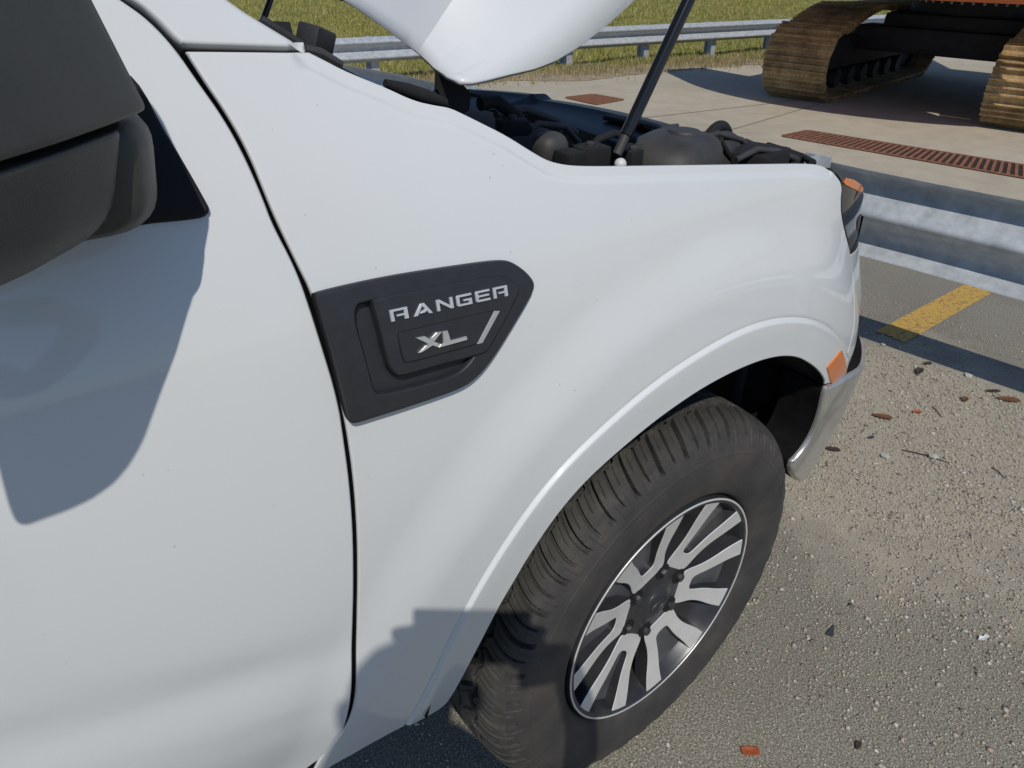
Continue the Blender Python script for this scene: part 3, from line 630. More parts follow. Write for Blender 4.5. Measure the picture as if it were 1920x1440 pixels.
def plate(poly, wf, depth, mats, name, parent, sp=.006, bev=.0012):
    nrm = pnorm(poly); ins = poly-nrm*bev
    lo, hi = poly.min(0), poly.max(0); gx, gz = np.meshgrid(np.arange(lo[0], hi[0], sp), np.arange(lo[1], hi[1], sp)); g = np.stack([gx.ravel(), gz.ravel()], -1)
    g = g[inside(g, ins)]; g = g[pdist(g, ins) > sp*.4] if len(g) else g
    allp = np.vstack([ins, g]); ed = [(i, (i+1) % len(ins)) for i in range(len(ins))]
    v2, _, f, *_r = delaunay_2d_cdt([Vector(p) for p in allp], ed, [], 0, 1e-7); v2 = np.array([(p[0], p[1]) for p in v2]); f = np.array([list(t) for t in f if len(t) == 3]); f = f[inside(v2[f].mean(1), ins)]
    r = np.hypot(v2[:, 0], v2[:, 1]); V = [(a, -w, b) for (a, b), w in zip(v2, wf(r))]; F = [tuple(t) for t in f]; M = [0]*len(F)
    rings = []
    for q, dw in ((ins, 0), (poly, -bev), (poly-nrm*-.0015, -depth)):
        s = len(V); w = wf(np.hypot(q[:, 0], q[:, 1])); V += [(a, -(ww_+dw), b) for (a, b), ww_ in zip(q, w)]; rings.append(s)
    n_ = len(poly)
    for bi, (r0, r1) in enumerate(zip(rings[:-1], rings[1:])):
        for i in range(n_): j = (i+1) % n_; F.append((r0+i, r0+j, r1+j, r1+i)); M.append(0 if bi == 0 else 1)
    bm = bmesh.new(); vs = [bm.verts.new(p) for p in V]
    for q, mi in zip(F, M):
        try: fc = bm.faces.new([vs[i] for i in q]); fc.material_index = mi
        except ValueError: pass
    bmesh.ops.remove_doubles(bm, verts=bm.verts, dist=1e-6)
    return from_bm(name, bm, mats, parent, auto=30)
s0 = plate(UP_, face_w, .030, ['machined', 'rim_grey'], 'spoke', wheel)
pk = [pol(*p) for p in [(.221, 12), (.19, 12.5), (.148, 11.5), (.116, 12), (.10, 10)]]; pk = pk+[(a, -b) for a, b in pk[::-1]]
p0_ = plate(resample(np.array(pk), .005), lambda r: face_w(r)-.011-.010*sst(.10, .21, r), .012, ['rim_mid', 'rim_grey'], 'spoke_pocket', wheel)
wb = [pol(*p) for p in [(.128, 11), (.112, 14), (.094, 12), (.086, 6)]]; wb = wb+[(a, -b) for a, b in wb[::-1]]
w0_ = plate(resample(np.array(wb), .005), lambda r: face_w(r)-.016-.25*(r-.086), .02, ['rim_mid', 'rim_grey'], 'spoke_web', wheel)
bmn = bmesh.new(); bmesh.ops.create_cone(bmn, cap_ends=True, segments=6, radius1=.0088, radius2=.0078, depth=.012, matrix=Matrix.Rotation(math.pi/2, 4, 'X'))
nut0 = from_bm('lug_nut', bmn, 'rim_grey', wheel)
bmn = bmesh.new(); bmesh.ops.create_cone(bmn, cap_ends=True, segments=24, radius1=.0165, radius2=.0165, depth=.0016, matrix=Matrix.Rotation(math.pi/2, 4, 'X'))
pit0 = from_bm('lug_recess', bmn, 'gap_black', wheel)
def dupo(o, parent=None): c = o.copy(); COL.objects.link(c); c.parent = parent or o.parent; return c
for k in range(6):
    for src in (s0, p0_, w0_):
        o = src if k == 0 else dupo(src)
        a = -10+60*k+(30 if src is w0_ else 0); o.rotation_euler = (0, -math.radians(a), 0)
    a = math.radians(20+60*k)
    o = nut0 if k == 0 else dupo(nut0); o.location = (.0670*math.cos(a), .0215, .0670*math.sin(a))
    o = pit0 if k == 0 else dupo(pit0); o.location = (.0670*math.cos(a), .0244, .0670*math.sin(a))
lathe('brake_disc', [(.06, -.075), (.165, -.078), (.166, -.10), (.06, -.10)], 'rust_rotor', wheel, 64)
box('brake_caliper', (-.12, .085, .07), (.07, .05, .13), 'bay_dark', wheel, .008, Matrix.Rotation(-.5, 3, 'Y'))
w2 = wheel.copy(); COL.objects.link(w2); w2.parent = truck; w2.location = (0, -RIMY, HZ); w2.rotation_euler = (0, 0, math.pi)
for ch in list(wheel.children):
    c = ch.copy(); COL.objects.link(c); c.parent = w2

# ---- fender badge
def Z5(pts): return [(540+p[0]/3.84, 460+p[1]/3.84)+tuple(p[2:]) for p in pts]
def zloop(pts, it=2, Yf=Y):
    px = Z5(pts); h = hit([p[:2] for p in px], Yf); return chaikin([tuple(a)+tuple(p[2:]) for a, p in zip(h, px)], it)
PB = zloop([(172, 335), (700, 217), (1200, 141), (1500, 101), (1580, 112), (1680, 178), (1732, 238), (1746, 285), (1728, 345), (1600, 560), (1480, 755), (1390, 880), (1300, 968), (1220, 1015), (1100, 1063), (800, 1163), (600, 1224), (455, 1270), (425, 1262), (402, 1210), (330, 905), (250, 622), (172, 362)], 2)
PR = zloop([(432, 445), (560, 405), (900, 350), (1300, 300), (1500, 330), (1450, 520), (1330, 720), (1290, 800), (1250, 850), (1180, 905), (1000, 965), (640, 1052), (596, 1030), (560, 880)], 2)
badge = panel('side_badge', PB, 'badge_plastic', truck, sp=.004, off=.009, depth=.012, rad=.0035, holes=[PR])
badge['label'] = 'dark side vent badge lettered RANGER XL on the front fender'
panel('recess_floor', zloop([(420, 440), (560, 395), (1300, 290), (1520, 320), (1460, 540), (1300, 810), (1180, 925), (640, 1075), (580, 1040)], 1), 'badge_plastic', badge, sp=.006, off=.0012, depth=.002, rad=.0005)
PP = zloop([(560, 372), (900, 302), (1200, 247), (1440, 206), (1500, 204), (1560, 228), (1618, 275), (1632, 310), (1620, 350), (1540, 510), (1430, 705), (1390, 762), (1330, 780), (1290, 792), (1000, 870), (790, 932), (740, 928), (695, 880), (670, 800), (625, 610), (563, 400)], 2)
plaque = panel('badge_plaque', PP, 'badge_plastic', badge, sp=.004, off=.0105, depth=.010, rad=.0035)
XP = zloop([(737, 628), (765, 605), (1200, 505), (1430, 452), (1482, 455), (1480, 475), (1350, 680), (1320, 697), (1000, 785), (810, 833), (780, 822)], 2)
panel('badge_groove', XP, 'gap_black', badge, sp=.006, off=.0107, depth=.003, rad=.0004)
XPc = XP.mean(0); panel('badge_inset', XPc+(XP-XPc)*np.array([.972, .95]), 'badge_plastic', badge, sp=.005, off=.0112, depth=.003, rad=.0008)
def mark(name, polys, mat, off, dep, par=badge, rad=.0004):
    vs = []; fs = []
    for P_ in polys:
        h = hit(Z5(P_), Y); 
        if 0.5*np.sum(h[:, 0]*np.roll(h[:, 1], -1)-np.roll(h[:, 0], -1)*h[:, 1]) < 0: h = h[::-1]
        nn = grad_n(h[:, 0], h[:, 1], Y0); B = np.stack([h[:, 0], Y0(h[:, 0], h[:, 1]), h[:, 1]], -1); s = len(vs); m2 = len(h)
        o2 = pnorm(h)*rad; o3 = np.stack([o2[:, 0], 0*o2[:, 0], o2[:, 1]], -1)
        vs += list(B+nn*off-o3)+list(B+nn*(off-rad))+list(B+nn*(off-dep))
        fs.append(tuple(s+i for i in range(m2)))
        for a0 in (0, m2): fs += [(s+a0+i, s+a0+m2+i, s+a0+m2+(i+1) % m2, s+a0+(i+1) % m2) for i in range(m2)]
    bm = bmesh.new(); q = [bm.verts.new(tuple(map(float, p))) for p in vs]
    for t in fs: bm.faces.new([q[i] for i in t])
    return from_bm(name, bm, mat, par, smooth=False)
qa, qb, qc, qd = (700, 538), (1534, 352), (1524, 277), (684, 457)            # baseline left/right, cap line right/left
def uv(u, v):
    return tuple((1-u)*(1-v)*a+u*(1-v)*b+u*v*c+(1-u)*v*d for a, b, c, d in zip(qa, qb, qc, qd))
def letter(u0, u1, polys): mark('letter', [[uv(u0+(u1-u0)*a, b) for a, b in P_] for P_ in polys], 'letter_silver', .0123, .003)
Rl = [[(0, 0), (.20, 0), (.20, .62), (.20, .80), (.30, .80), (.82, .80), (1, .80), (1, 1), (0, 1)], [(.80, .80), (.80, .50), (.36, .50), (.36, .34), (.78, .34), (.78, 0), (1, 0), (1, .80)]]
letter(0, .150, Rl)
letter(.195, .355, [[(0, 0), (.20, 0), (.50, .78), (.62, 1), (.42, 1)], [(.50, .78), (.62, .46), (.40, .30), (.34, .16), (.60, .16), (.70, .30), (.80, 0), (1, 0), (.62, 1)]])
letter(.395, .535, [[(0, 0), (.18, 0), (.18, .70), (.78, .04), (.82, 0), (1, 0), (1, 1), (.82, 1), (.82, .30), (.22, 1), (0, 1)]])
letter(.565, .695, [[(0, .12), (.10, 0), (1, 0), (1, .55), (.46, .55), (.46, .38), (.80, .38), (.80, .18), (.20, .18), (.20, .80), (1, .80), (1, 1), (.12, 1), (0, .88)]])
letter(.728, .850, [[(0, .10), (.10, 0), (1, 0), (1, .19), (.20, .19), (.20, .42), (.94, .42), (.94, .59), (.20, .59), (.20, .81), (1, .81), (1, 1), (.10, 1), (0, .90)]])
letter(.880, 1.0, Rl)
mark('letter', [[(866, 648), (932, 634), (1000, 672), (962, 690)], [(962, 690), (1000, 672), (1062, 606), (1020, 612), (1000, 622), (972, 655)] if False else [(888, 754), (915, 748), (1000, 690), (962, 690), (940, 700)], [(1000, 672), (1045, 690), (1030, 716), (1002, 706), (962, 690)], [(1000, 672), (972, 656), (1015, 608), (1056, 602)]], 'chrome_letter', .0135, .0035, rad=.0006)
mark('letter', [[(1060, 602), (1096, 595), (1106, 622), (1118, 664), (1232, 634), (1238, 660), (1032, 716), (1046, 690), (1068, 686), (1066, 650)]], 'chrome_letter', .0135, .0035, rad=.0006)
mark('silver_bar', [[(1436, 459), (1474, 459), (1350, 684), (1312, 692)]], 'bar_grey', .0122, .003)

# ---- open hood (hinged at the cowl), struts, hinge
HA = math.radians(46); Lh = np.array([math.cos(HA), 0, math.sin(HA)]); Nh = np.array([-math.sin(HA), 0, math.cos(HA)])
hood_px_side = [(862, 155), (880, 157), (905, 153), (950, 142), (1000, 131), (1040, 116), (1080, 92), (1120, 62), (1160, 28), (1190, 0)]
sd = on_y(hood_px_side, -.775)
sd[:, 1] = -.775
ext = [sd[-1]+Lh*k for k in (.10, .25, .45, .65, .80, .88)]
side = resample(np.vstack([sd, ext]), .02, False)
# rear edge points (towards the middle of the truck) from the photograph, depth set by the hinge line
rear_px = [(862, 155), (838, 138), (812, 119), (785, 100), (760, 82), (730, 60), (700, 38), (672, 18), (642, 0)]
ry = np.array([-.775, -.752, -.728, -.702, -.668, -.625, -.580, -.540, -.495])
re = np.array([on_y([p], y)[0] for p, y in zip(rear_px, ry)])
def hood_pt(i, j):
    pass
S_ = np.concatenate([[0], np.cumsum(np.linalg.norm(np.diff(side, axis=0), axis=1))]); Lmax = 1.10
cross_y = list(ry)+[-.40, -.25, 0, .25, .40]+[-y for y in ry[::-1]]
base_r = list(re)
for y in (-.40, -.25, 0, .25, .40):
    t = (-.495+abs(y))/-.495; q = re[-1].copy(); q += np.array([.05*(1-abs(y)/.495)*.4, 0, .018*(1-abs(y)/.495)]); q[1] = y; base_r.append(q)
base_r += [np.array([p[0], -p[1], p[2]]) for p in re[::-1]]
base_r = np.array(base_r)
us = np.concatenate([np.linspace(0, .35, 24), np.linspace(.38, 1.0, 18)])
grid = []
for p, y in zip(base_r, cross_y):
    row = []
    wgt = float(np.clip((abs(y)-.700)/.075, 0, 1))                      # how far it belongs to the drooping side wing
    for u in us:
        s = u*Lmax; plane = p+Lh*s+Nh*(.020*math.sin(math.pi*min(1, u))*(1 if abs(y) < .69 else .6))
        sp_ = np.array([np.interp(s*1.0, S_, side[:, k]) for k in range(3)]); sp_[1] = -sp_[1] if y > 0 else sp_[1]
        sp_ = sp_+np.array([0, (y-(-.775 if y < 0 else .775)), 0])
        row.append(plane*(1-wgt)+sp_*wgt)
    grid.append(row)
V = [p for r in grid for p in r]; nc = len(us); F = [(i*nc+k, i*nc+k+1, (i+1)*nc+k+1, (i+1)*nc+k) for i in range(len(grid)-1) for k in range(nc-1)]
hood = mesh('hood', V, F, 'white_paint', truck, auto=12)
so_ = hood.modifiers.new('solid', 'SOLIDIFY'); so_.thickness = .005; so_.offset = 0
strut_t = Vector((.115, 0, .195)).normalized()
for sy in (-1, 1):
    b0 = Vector(on_y([(1152, 300)], -.755)[0]); b0.y = sy*.755; b0.x += .115 if sy > 0 else 0
    st = tube('hood_strut', [b0+strut_t*.035, b0+strut_t*.40], .0085, 'gloss_black', truck, 18)
    tube('strut_rod', [b0+strut_t*.395, b0+strut_t*.66], .0045, 'chrome', st)
    tube('strut_end', [b0+strut_t*.008, b0+strut_t*.05], [.0065, .0065], 'bay_grey', st)
    bmb = bmesh.new(); bmesh.ops.create_uvsphere(bmb, u_segments=16, v_segments=10, radius=.0085, matrix=Matrix.Translation(b0+Vector((.008, -.004*sy*-1, -.006))))
    from_bm('strut_ball', bmb, 'white_paint', st)
# hinge arms
for sy in (-1, 1):
    q = [on_y([p], -.735)[0] for p in ((822, 130), (862, 152), (884, 176), (880, 206), (868, 216), (836, 196), (820, 168))]
    v = [(a[0], sy*(.735+dy), a[2]) for dy in (0, -.006) for a in q]; n_ = len(q)
    mesh('hood_hinge', v, [tuple(range(n_)), tuple(range(2*n_-1, n_-1, -1))]+[(i, (i+1) % n_, n_+(i+1) % n_, n_+i) for i in range(n_)], 'bay_dark', truck, smooth=False)
# left fender: the same panel mirrored
fl = fender.copy(); COL.objects.link(fl); fl.parent = truck; fl.scale = (1, -1, 1)

# ---- engine bay
def wall(name, line, dz, dy, mat, sgn=1, up=.0):
    v = []; f = []
    for (x, z) in line:
        y = float(Y0(x, z)); v += [(x, sgn*(y+.012), z-.006+up), (x, sgn*(y+.05), z-.02+up), (x, sgn*(y+.05+dy), z-dz)]
    for i in range(len(line)-1):
        for k in range(2): f.append((3*i+k, 3*i+3+k, 3*i+4+k, 3*i+1+k))
    return mesh(name, v, f, mat, truck, auto=40)
hel = [tuple(p) for p in resample(_he[1:], .05, False)]
wall('inner_apron', hel, .42, .10, 'matte_black'); wall('inner_apron', hel, .42, .10, 'matte_black', -1, .012)  # black instead of body white: engine bay shade put into the colour
mesh('bay_floor', [(-.55, -.72, .74), (.85, -.70, .70), (.85, .70, .70), (-.55, .72, .74)], [(0, 1, 2, 3)], 'gap_black', truck, smooth=False)
mesh('firewall', [(-.36, -.74, .70), (-.36, .74, .70), (-.34, .74, 1.19), (-.34, -.74, 1.19)], [(0, 1, 2, 3)], 'gap_black', truck, smooth=False)
# cowl
secs = []
for y in np.linspace(-.72, .72, 25):
    c = 1-(y/.72)**2; x0 = -.56+.12*c; x1 = -.30+.10*c; z = 1.170+.032*c
    secs.append([(x0, y, z+.02), (x0+.05, y, z+.012), (x1-.04, y, z+.002), (x1, y, z+.010), (x1+.012, y, z+.004), (x1+.012, y, z-.05), (x0, y, z-.05)])
loft('cowl_panel', secs, 'matte_black', truck, auto=30)
# windscreen
secs = []
for y in np.linspace(-.70, .70, 15):
    c = 1-(y/.70)**2; x0 = -.60+.13*c; secs.append([(x0, y, 1.195+.02*c), (x0-.62, y*.86, 1.72+.03*c)])
V = [p for s in secs for p in s]; F = [(2*i, 2*i+1, 2*i+3, 2*i+2) for i in range(14)]
mesh('windscreen', V, F, 'glass', truck)
# windscreen trim strip on the pillar edge, rubber corner block
tp = hit([(577, 90), (556, 75), (530, 59), (500, 40)], Y)
tube('pillar_trim', [(x, float(Y(x, z))+.010, z+.001) for x, z in tp], .0032, 'black_plastic', truck, 8)
ctr = on_y([(592, 74)], -.735)[0]
cb = box('corner_seal', ctr, (.030, .024, .022), 'black_plastic', truck, .003, Matrix.Rotation(.35, 3, 'Y') @ Matrix.Rotation(.5, 3, 'Z'))
c2 = on_y([(572, 92), (600, 100), (640, 122)], -.765)
tube('seal_strip', [c2[0], c2[1], c2[2]], [.004, .005, .004], 'bay_grey', truck, 8)
g1 = on_y([(722, 160), (760, 172), (800, 186), (835, 197)], -.76)
tube('cowl_trim', g1+np.array([0, 0, .002]), [.004, .007, .008, .005], 'bay_dark', truck, 10)
# radiator shield: long glossy cover across the nose with black boxes on top standing in for shaded recesses
secs = []
for y in np.linspace(-.74, .74, 61):
    c = 1-(y/.74)**2; z = .955+.040*c; xf = .70+.085*c; xr = xf-.20+.02*math.sin(y*9)
    if .30 < y < .34: z += .004
    step = .010 if y > .32 else 0
    secs.append([(xf, y, z-.05), (xf, y, z-.004+step), (xf-.012, y, z+step), (xf-.06, y, z+.003+step), (xf-.075, y, z-.006+step), (xr+.03, y, z-.010), (xr, y, z-.018), (xr-.012, y, z-.10)])
sh = loft('radiator_shield', secs, 'bay_shield', truck, closed=False, caps=False, auto=30)
for y, w in ((.52, .16), (.12, .0), (-.10, .15), (-.34, .10)):
    if w: box('recess_shade_box', (.70-.02+.05*(1-(y/.74)**2)-.045, y, .958+.040*(1-(y/.74)**2)), (.045, w, .012), 'gap_black', sh, .004)
# air box with a round mark, filler neck, fuse box, hoses
def blobm(name, c, s, mat, rot=0, p=3.2, parent=truck):
    bm = bmesh.new(); bmesh.ops.create_uvsphere(bm, u_segments=40, v_segments=20, radius=1)
    for v in bm.verts:
        d = (abs(v.co.x)**p+abs(v.co.y)**p+abs(v.co.z)**p)**(1/p); v.co = Vector((v.co.x/d*s[0], v.co.y/d*s[1], v.co.z/d*s[2]))
    bmesh.ops.rotate(bm, cent=(0, 0, 0), matrix=Matrix.Rotation(rot, 3, 'Z'), verts=bm.verts); bmesh.ops.translate(bm, vec=c, verts=bm.verts)
    return from_bm(name, bm, mat, parent, auto=60)
abc = on_y([(1258, 322)], -.61)[0]
ab = blobm('air_box', abc, (.105, .075, .066), 'bay_grey', .35, 3.4)
bmr = bmesh.new(); bmesh.ops.create_cone(bmr, cap_ends=True, segments=32, radius1=.030, radius2=.027, depth=.006, matrix=Matrix.Translation((abc[0]+.02, abc[1], abc[2]+.066)))
from_bm('box_cap', bmr, 'bay_grey', ab)
tc_ = on_y([(1338, 292)], -.46)[0]
blobm('coolant_tank', tc_, (.075, .055, .052), 'bay_grey', .3, 2.5)
arcp = [(tc_[0]+.075*math.cos(a), tc_[1]+.02*math.cos(a), tc_[2]+.062*math.sin(a)) for a in np.linspace(.1, math.pi-.1, 16)]
tube('intake_hose', arcp, .011, 'bay_dark', truck, 12)
box('fuse_box', on_y([(1425, 306)], -.60)[0], (.13, .08, .055), 'bay_dark', truck, .01, Matrix.Rotation(.25, 3, 'Z'))
tube('hose', [on_y([p], -.55)[0] for p in ((1335, 285), (1350, 262), (1362, 285), (1375, 300))], .007, 'bay_dark', truck, 10)
box('latch_bracket', on_y([(1400, 286)], -.52)[0], (.10, .03, .03), 'bay_dark', truck, .006, Matrix.Rotation(.4, 3, 'Z'))
blobm('horn', on_y([(1478, 305)], -.60)[0], (.03, .03, .022), 'bay_dark', 0, 2.2)
blobm('brake_reservoir', on_y([(1030, 282)], -.70)[0], (.024, .022, .024), 'bay_grey', 0, 2.6)
box('relay_cover', on_y([(1068, 300)], -.74)[0], (.032, .032, .024), 'bay_dark', truck, .004)
for pts_, yy, rr_, mm_ in (([(900, 195), (930, 190), (965, 215), (990, 245)], -.62, .009, 'bay_dark'), ([(930, 215), (985, 205), (1040, 225), (1080, 250)], -.45, .007, 'bay_grey'), ([(1090, 300), (1120, 262), (1150, 250), (1190, 262)], -.62, .006, 'bay_dark'),
                           ([(1170, 235), (1200, 228), (1240, 240), (1270, 236)], -.25, .006, 'bay_grey'), ([(1310, 262), (1345, 250), (1390, 262), (1410, 285)], -.5, .006, 'bay_grey'), ([(985, 250), (1010, 232), (1060, 238), (1085, 268)], -.55, .005, 'bay_grey'), ([(1380, 300), (1420, 280), (1460, 284), (1500, 302)], -.62, .006, 'bay_grey')):
    tube('hose', [on_y([p], yy)[0] for p in pts_], rr_, mm_, truck, 10)
for p, yy, sz_ in (((1105, 292), -.66, (.05, .04, .03)), ((960, 238), -.64, (.04, .03, .02)), ((1185, 300), -.70, (.03, .02, .03)), ((1385, 272), -.45, (.06, .04, .02)), ((1460, 296), -.56, (.05, .05, .018)), ((1230, 262), -.50, (.02, .03, .012))):
    pc_ = box('bay_bracket', on_y([p], yy)[0], sz_, 'bay_dark', truck, .003, Matrix.Rotation(random.uniform(-.5, .5), 3, 'Z')); cc_ = Vector(on_y([p], yy)[0])
    bolt('bolt', cc_+Vector((0, 0, sz_[2]*.5)), (0, 0, 1), .007, 'bay_grey', pc_)
tube('wire', [on_y([p], -.45)[0] for p in ((1050, 250), (1058, 244), (1060, 258))], .0025, 'bay_grey', truck, 6)
blobm('engine_cover', (.15, .05, .93), (.30, .30, .10), 'bay_dark', 0, 4)
for k, (x, y, z) in enumerate(((-.12, -.35, 1.02), (.0, -.40, .98), (-.2, -.1, 1.04), (.02, -.5, .95))): blobm('engine_part', (x, y, z), (.07, .06, .05), 'bay_dark', k, 2.8)
tube('front_seal', [on_y([(1440, 272)], -.42)[0], on_y([(1478, 284)], -.52)[0], on_y([(1505, 294)], -.60)[0], on_y([(1524, 305)], -.70)[0]], .007, 'bay_dark', truck, 10)

# ---- door mirror
SAIL = hit([(215, 140), (238, 138), (268, 172), (300, 235), (345, 310), (378, 368), (391, 392), (388, 404), (370, 411), (255, 422), (190, 440), (120, 450)], Y)
mirror = panel('door_mirror', chaikin([tuple(p) for p in SAIL], 1), 'gap_black', truck, sp=.008, off=.006, depth=.01, rad=.003)
mirror['label'] = 'black plastic door mirror on its dark corner plate'
def rsec(y, xfb, xft, xr, z0, z1, rb, rt, n=7):
    """closed mirror section in the x-z plane at y: leaning front edge, own radii below and above"""
    P = [(xr, z0, .004), (xfb, z0, rb), (xft, z1, rt), (xr, z1, .012)]; out = []
    for i in range(4):
        p = np.array(P[i][:2]); a = np.array(P[i-1][:2]); b = np.array(P[(i+1) % 4][:2]); r = P[i][2]
        da = (a-p)/np.linalg.norm(a-p); db = (b-p)/np.linalg.norm(b-p); r = min(r, .48*min(np.linalg.norm(a-p), np.linalg.norm(b-p)))
        for k in range(n):
            t = k/(n-1); q = (1-t)**2*(p+da*r)+2*t*(1-t)*p+t*t*(p+db*r); out.append((q[0], y, q[1]))
    return out
KY = [(-.9320, .014), (-.9330, .007), (-.9350, .003), (-.9390, .0006)]+[(float(y), 0.0) for y in np.linspace(-.945, -1.05, 16)]+[(-1.058, .001), (-1.066, .0025), (-1.074, .005), (-1.081, .009), (-1.087, .014), (-1.092, .021), (-1.095, .029)]
def xfront(y): y = -y; return sum(float(np.interp(y+o, [.90, .935, .965, 1.0, 1.05, 1.08, 1.095, 1.115], [-.645, -.664, -.690, -.724, -.782, -.817, -.845, -.89])) for o in (-.008, -.004, 0, .004, .008))/5
def xrear(y): return float(np.interp(-y, [.93, 1.095], [-.815, -.925]))
def shell(name, zb, zt, lean, rb, rt, inset=0, mat='mirror_plastic', shrink=(1, 1), dx=0, y0=0):
    secs = []
    for y, e in KY:
        y = y-y0*max(0, (1.095+y)/.163)
        e = e+inset; z0 = zb(y)+e*shrink[0]; z1 = zt(y)-e*shrink[1]; xf = xfront(y)-e+dx
        secs.append(rsec(y, xf-lean[0], xf-lean[1], xrear(y)+e*.5, z0, z1, rb, rt))
    return loft(name, secs, mat, mirror, auto=50)
shell('upper_shell', lambda y: 1.283, lambda y: 1.452-.22*(-y-.93), (0, .045), .006, .075, shrink=(.12, 1))
shell('lower_shell', lambda y: 1.217+.16*max(0, -y-1.0), lambda y: 1.2785, (.020, 0), .030, .004, shrink=(1, .12), dx=-.004, y0=.022)
shell('mirror_core', lambda y: 1.262, lambda y: 1.39, (0, .02), .01, .02, inset=.008, mat='matte_black', dx=-.006, y0=.004)
# mirror glass, facing back
secs = [[(xrear(y)-.002, y, z0), (xrear(y)-.002, y, z1)] for y, z0, z1 in ((-.95, 1.31, 1.43), (-1.02, 1.31, 1.42), (-1.08, 1.315, 1.405))]
mesh('mirror_glass', [p for s_ in secs for p in s_], [(0, 1, 3, 2), (2, 3, 5, 4)], 'chrome', mirror)
# arm between plate and housing
secs = []
for y, xf, z0, z1, r in ((-.9525, -.690, 1.224, 1.273, .016), (-.9515, -.683, 1.219, 1.2755, .02), (-.946, -.676, 1.215, 1.278, .022), (-.936, -.669, 1.212, 1.281, .024), (-.920, -.662, 1.209, 1.282, .024), (-.895, -.658, 1.208, 1.280, .024), (-.86, -.660, 1.205, 1.27, .024), (-.81, -.662, 1.21, 1.26, .024)):
    secs.append(rsec(y, xf-.010, xf, -.80, z0, z1, r, r))
loft('mirror_arm', secs, 'mirror_plastic', mirror, auto=50)

# ================================================================== guardrails
WP = [(.010, .156), (.016, .150), (.040, .135), (.066, .122), (.080, .108), (.083, .095), (.078, .080), (.060, .062), (.030, .036), (.010, .018), (.002, .008), (0, 0)]
WP = WP+[(d, -z) for d, z in WP[-2::-1]]
def wbeam(name, pts, zc, nrm, mat, parent, th=.004, wob=.0):
    """W-beam swept along pts (x, y); nrm = unit side vector the humps point to"""
    v = []; f = []; n_ = len(WP)
    for side in (0, 1):
        for i, (x, y) in enumerate(pts):
            for d, z in WP:
                dd = d+(th if side else 0); w = wob*math.sin(i*1.3+z*9)*(.5+abs(z)*6)
                v.append((x+nrm[0]*dd, y+nrm[1]*dd, zc+z+w))
    m_ = len(pts)
    for side in (0, 1):
        o = side*m_*n_
        for i in range(m_-1):
            for k in range(n_-1):
                q = (o+i*n_+k, o+i*n_+k+1, o+(i+1)*n_+k+1, o+(i+1)*n_+k); f.append(q if side == 0 else q[::-1])
    for i in range(m_-1):
        for k in (0, n_-1): f.append((i*n_+k, (i+1)*n_+k, m_*n_+(i+1)*n_+k, m_*n_+i*n_+k))
    return mesh(name, v, f, mat, parent, auto=50)
def ibeam(name, x, y, z0, z1, ang, mat, parent, w=.10, h=.15, t=.008):
    P2 = [(-h/2, -w/2), (-h/2+t, -w/2), (-h/2+t, -t/2), (h/2-t, -t/2), (h/2-t, -w/2), (h/2, -w/2), (h/2, w/2), (h/2-t, w/2), (h/2-t, t/2), (-h/2+t, t/2), (-h/2+t, w/2), (-h/2, w/2)]
    c, s = math.cos(ang), math.sin(ang); r = [[(x+a*c-b*s, y+a*s+b*c, z) for a, b in P2] for z in (z0, z1)]
    return loft(name, r, mat, parent, auto=20)
RD = -0.0998; RN = np.array([.99502, .0998]); RTv = np.array([RD, .99502]); K0 = 1.838
near_rail = tag(empty('guardrail', (K0*RN[0], 0, 0)), 'galvanized steel guardrail standing just ahead of the truck bumper', 'guardrail')
def nr(k, s): p = RN*k+RTv*s; return (float(p[0]-K0*RN[0]), float(p[1]))
pts = [nr(K0, s) for s in np.arange(-3.6, 3.61, .25)]
wbeam('rail_beam', pts, .566, RN, 'galvanized', near_rail, wob=.0022)
pp = on_x([(1600, 335)], 1.77)[0]; s0_ = float(pp[1])
for ds in (0, -1.905, 1.905):
    x, y = nr(K0-.085, s0_+ds); ibeam('post', x, y, -.02, .745, math.atan2(RN[1], RN[0]), 'galvanized', near_rail)
    x, y = nr(K0+.004, s0_+ds); bolt('bolt', (x-.004, y, .566), (-RN[0], -RN[1], 0), .016, 'galvanized', near_rail)
for s in (-1.2, 1.15):
    for dz in (.05, -.05):
        x, y = nr(K0+.03, s); bolt('bolt', (x-.012, y, .566+dz), (-RN[0], -RN[1], 0), .014, 'galvanized', near_rail)
# far guardrail along the grass verge
FB = np.array([7.25, 6.45]); FT = np.array([1, -.06]); FT /= np.linalg.norm(FT); FN = np.array([FT[1], -FT[0]])
zt = on_y([(1138, 50)], 6.43)[0][2]; zb = on_y([(1136, 89)], 6.43)[0][2]
print('FAR rail z', zt, zb, 'left check', on_y([(640, 73)], 7.0)[0], on_y([(640, 112)], 7.0)[0])
far_rail = tag(empty('guardrail', (FB[0], FB[1], 0)), 'long galvanized guardrail on posts along the grass verge behind the excavator', 'guardrail')
pts = [tuple(FT*s-FN*0) for s in np.arange(-9, 40, .6)]
sc = (zt-zb)/.312
o = wbeam('rail_beam', pts, 0, FN, 'galvanized', far_rail); o.scale = (1, 1, sc); o.location = (0, 0, (zt+zb)/2)
for s in np.arange(-5, 22, 1.46):
    q = FT*s-FN*.08; ibeam('post', q[0], q[1], -.05, zt-.01, math.atan2(FN[1], FN[0]), 'galvanized', far_rail)
    q = FT*s+FN*.006; bolt('bolt', (q[0], q[1], (zt+zb)/2), (FN[0], FN[1], 0), .016, 'galvanized', far_rail)

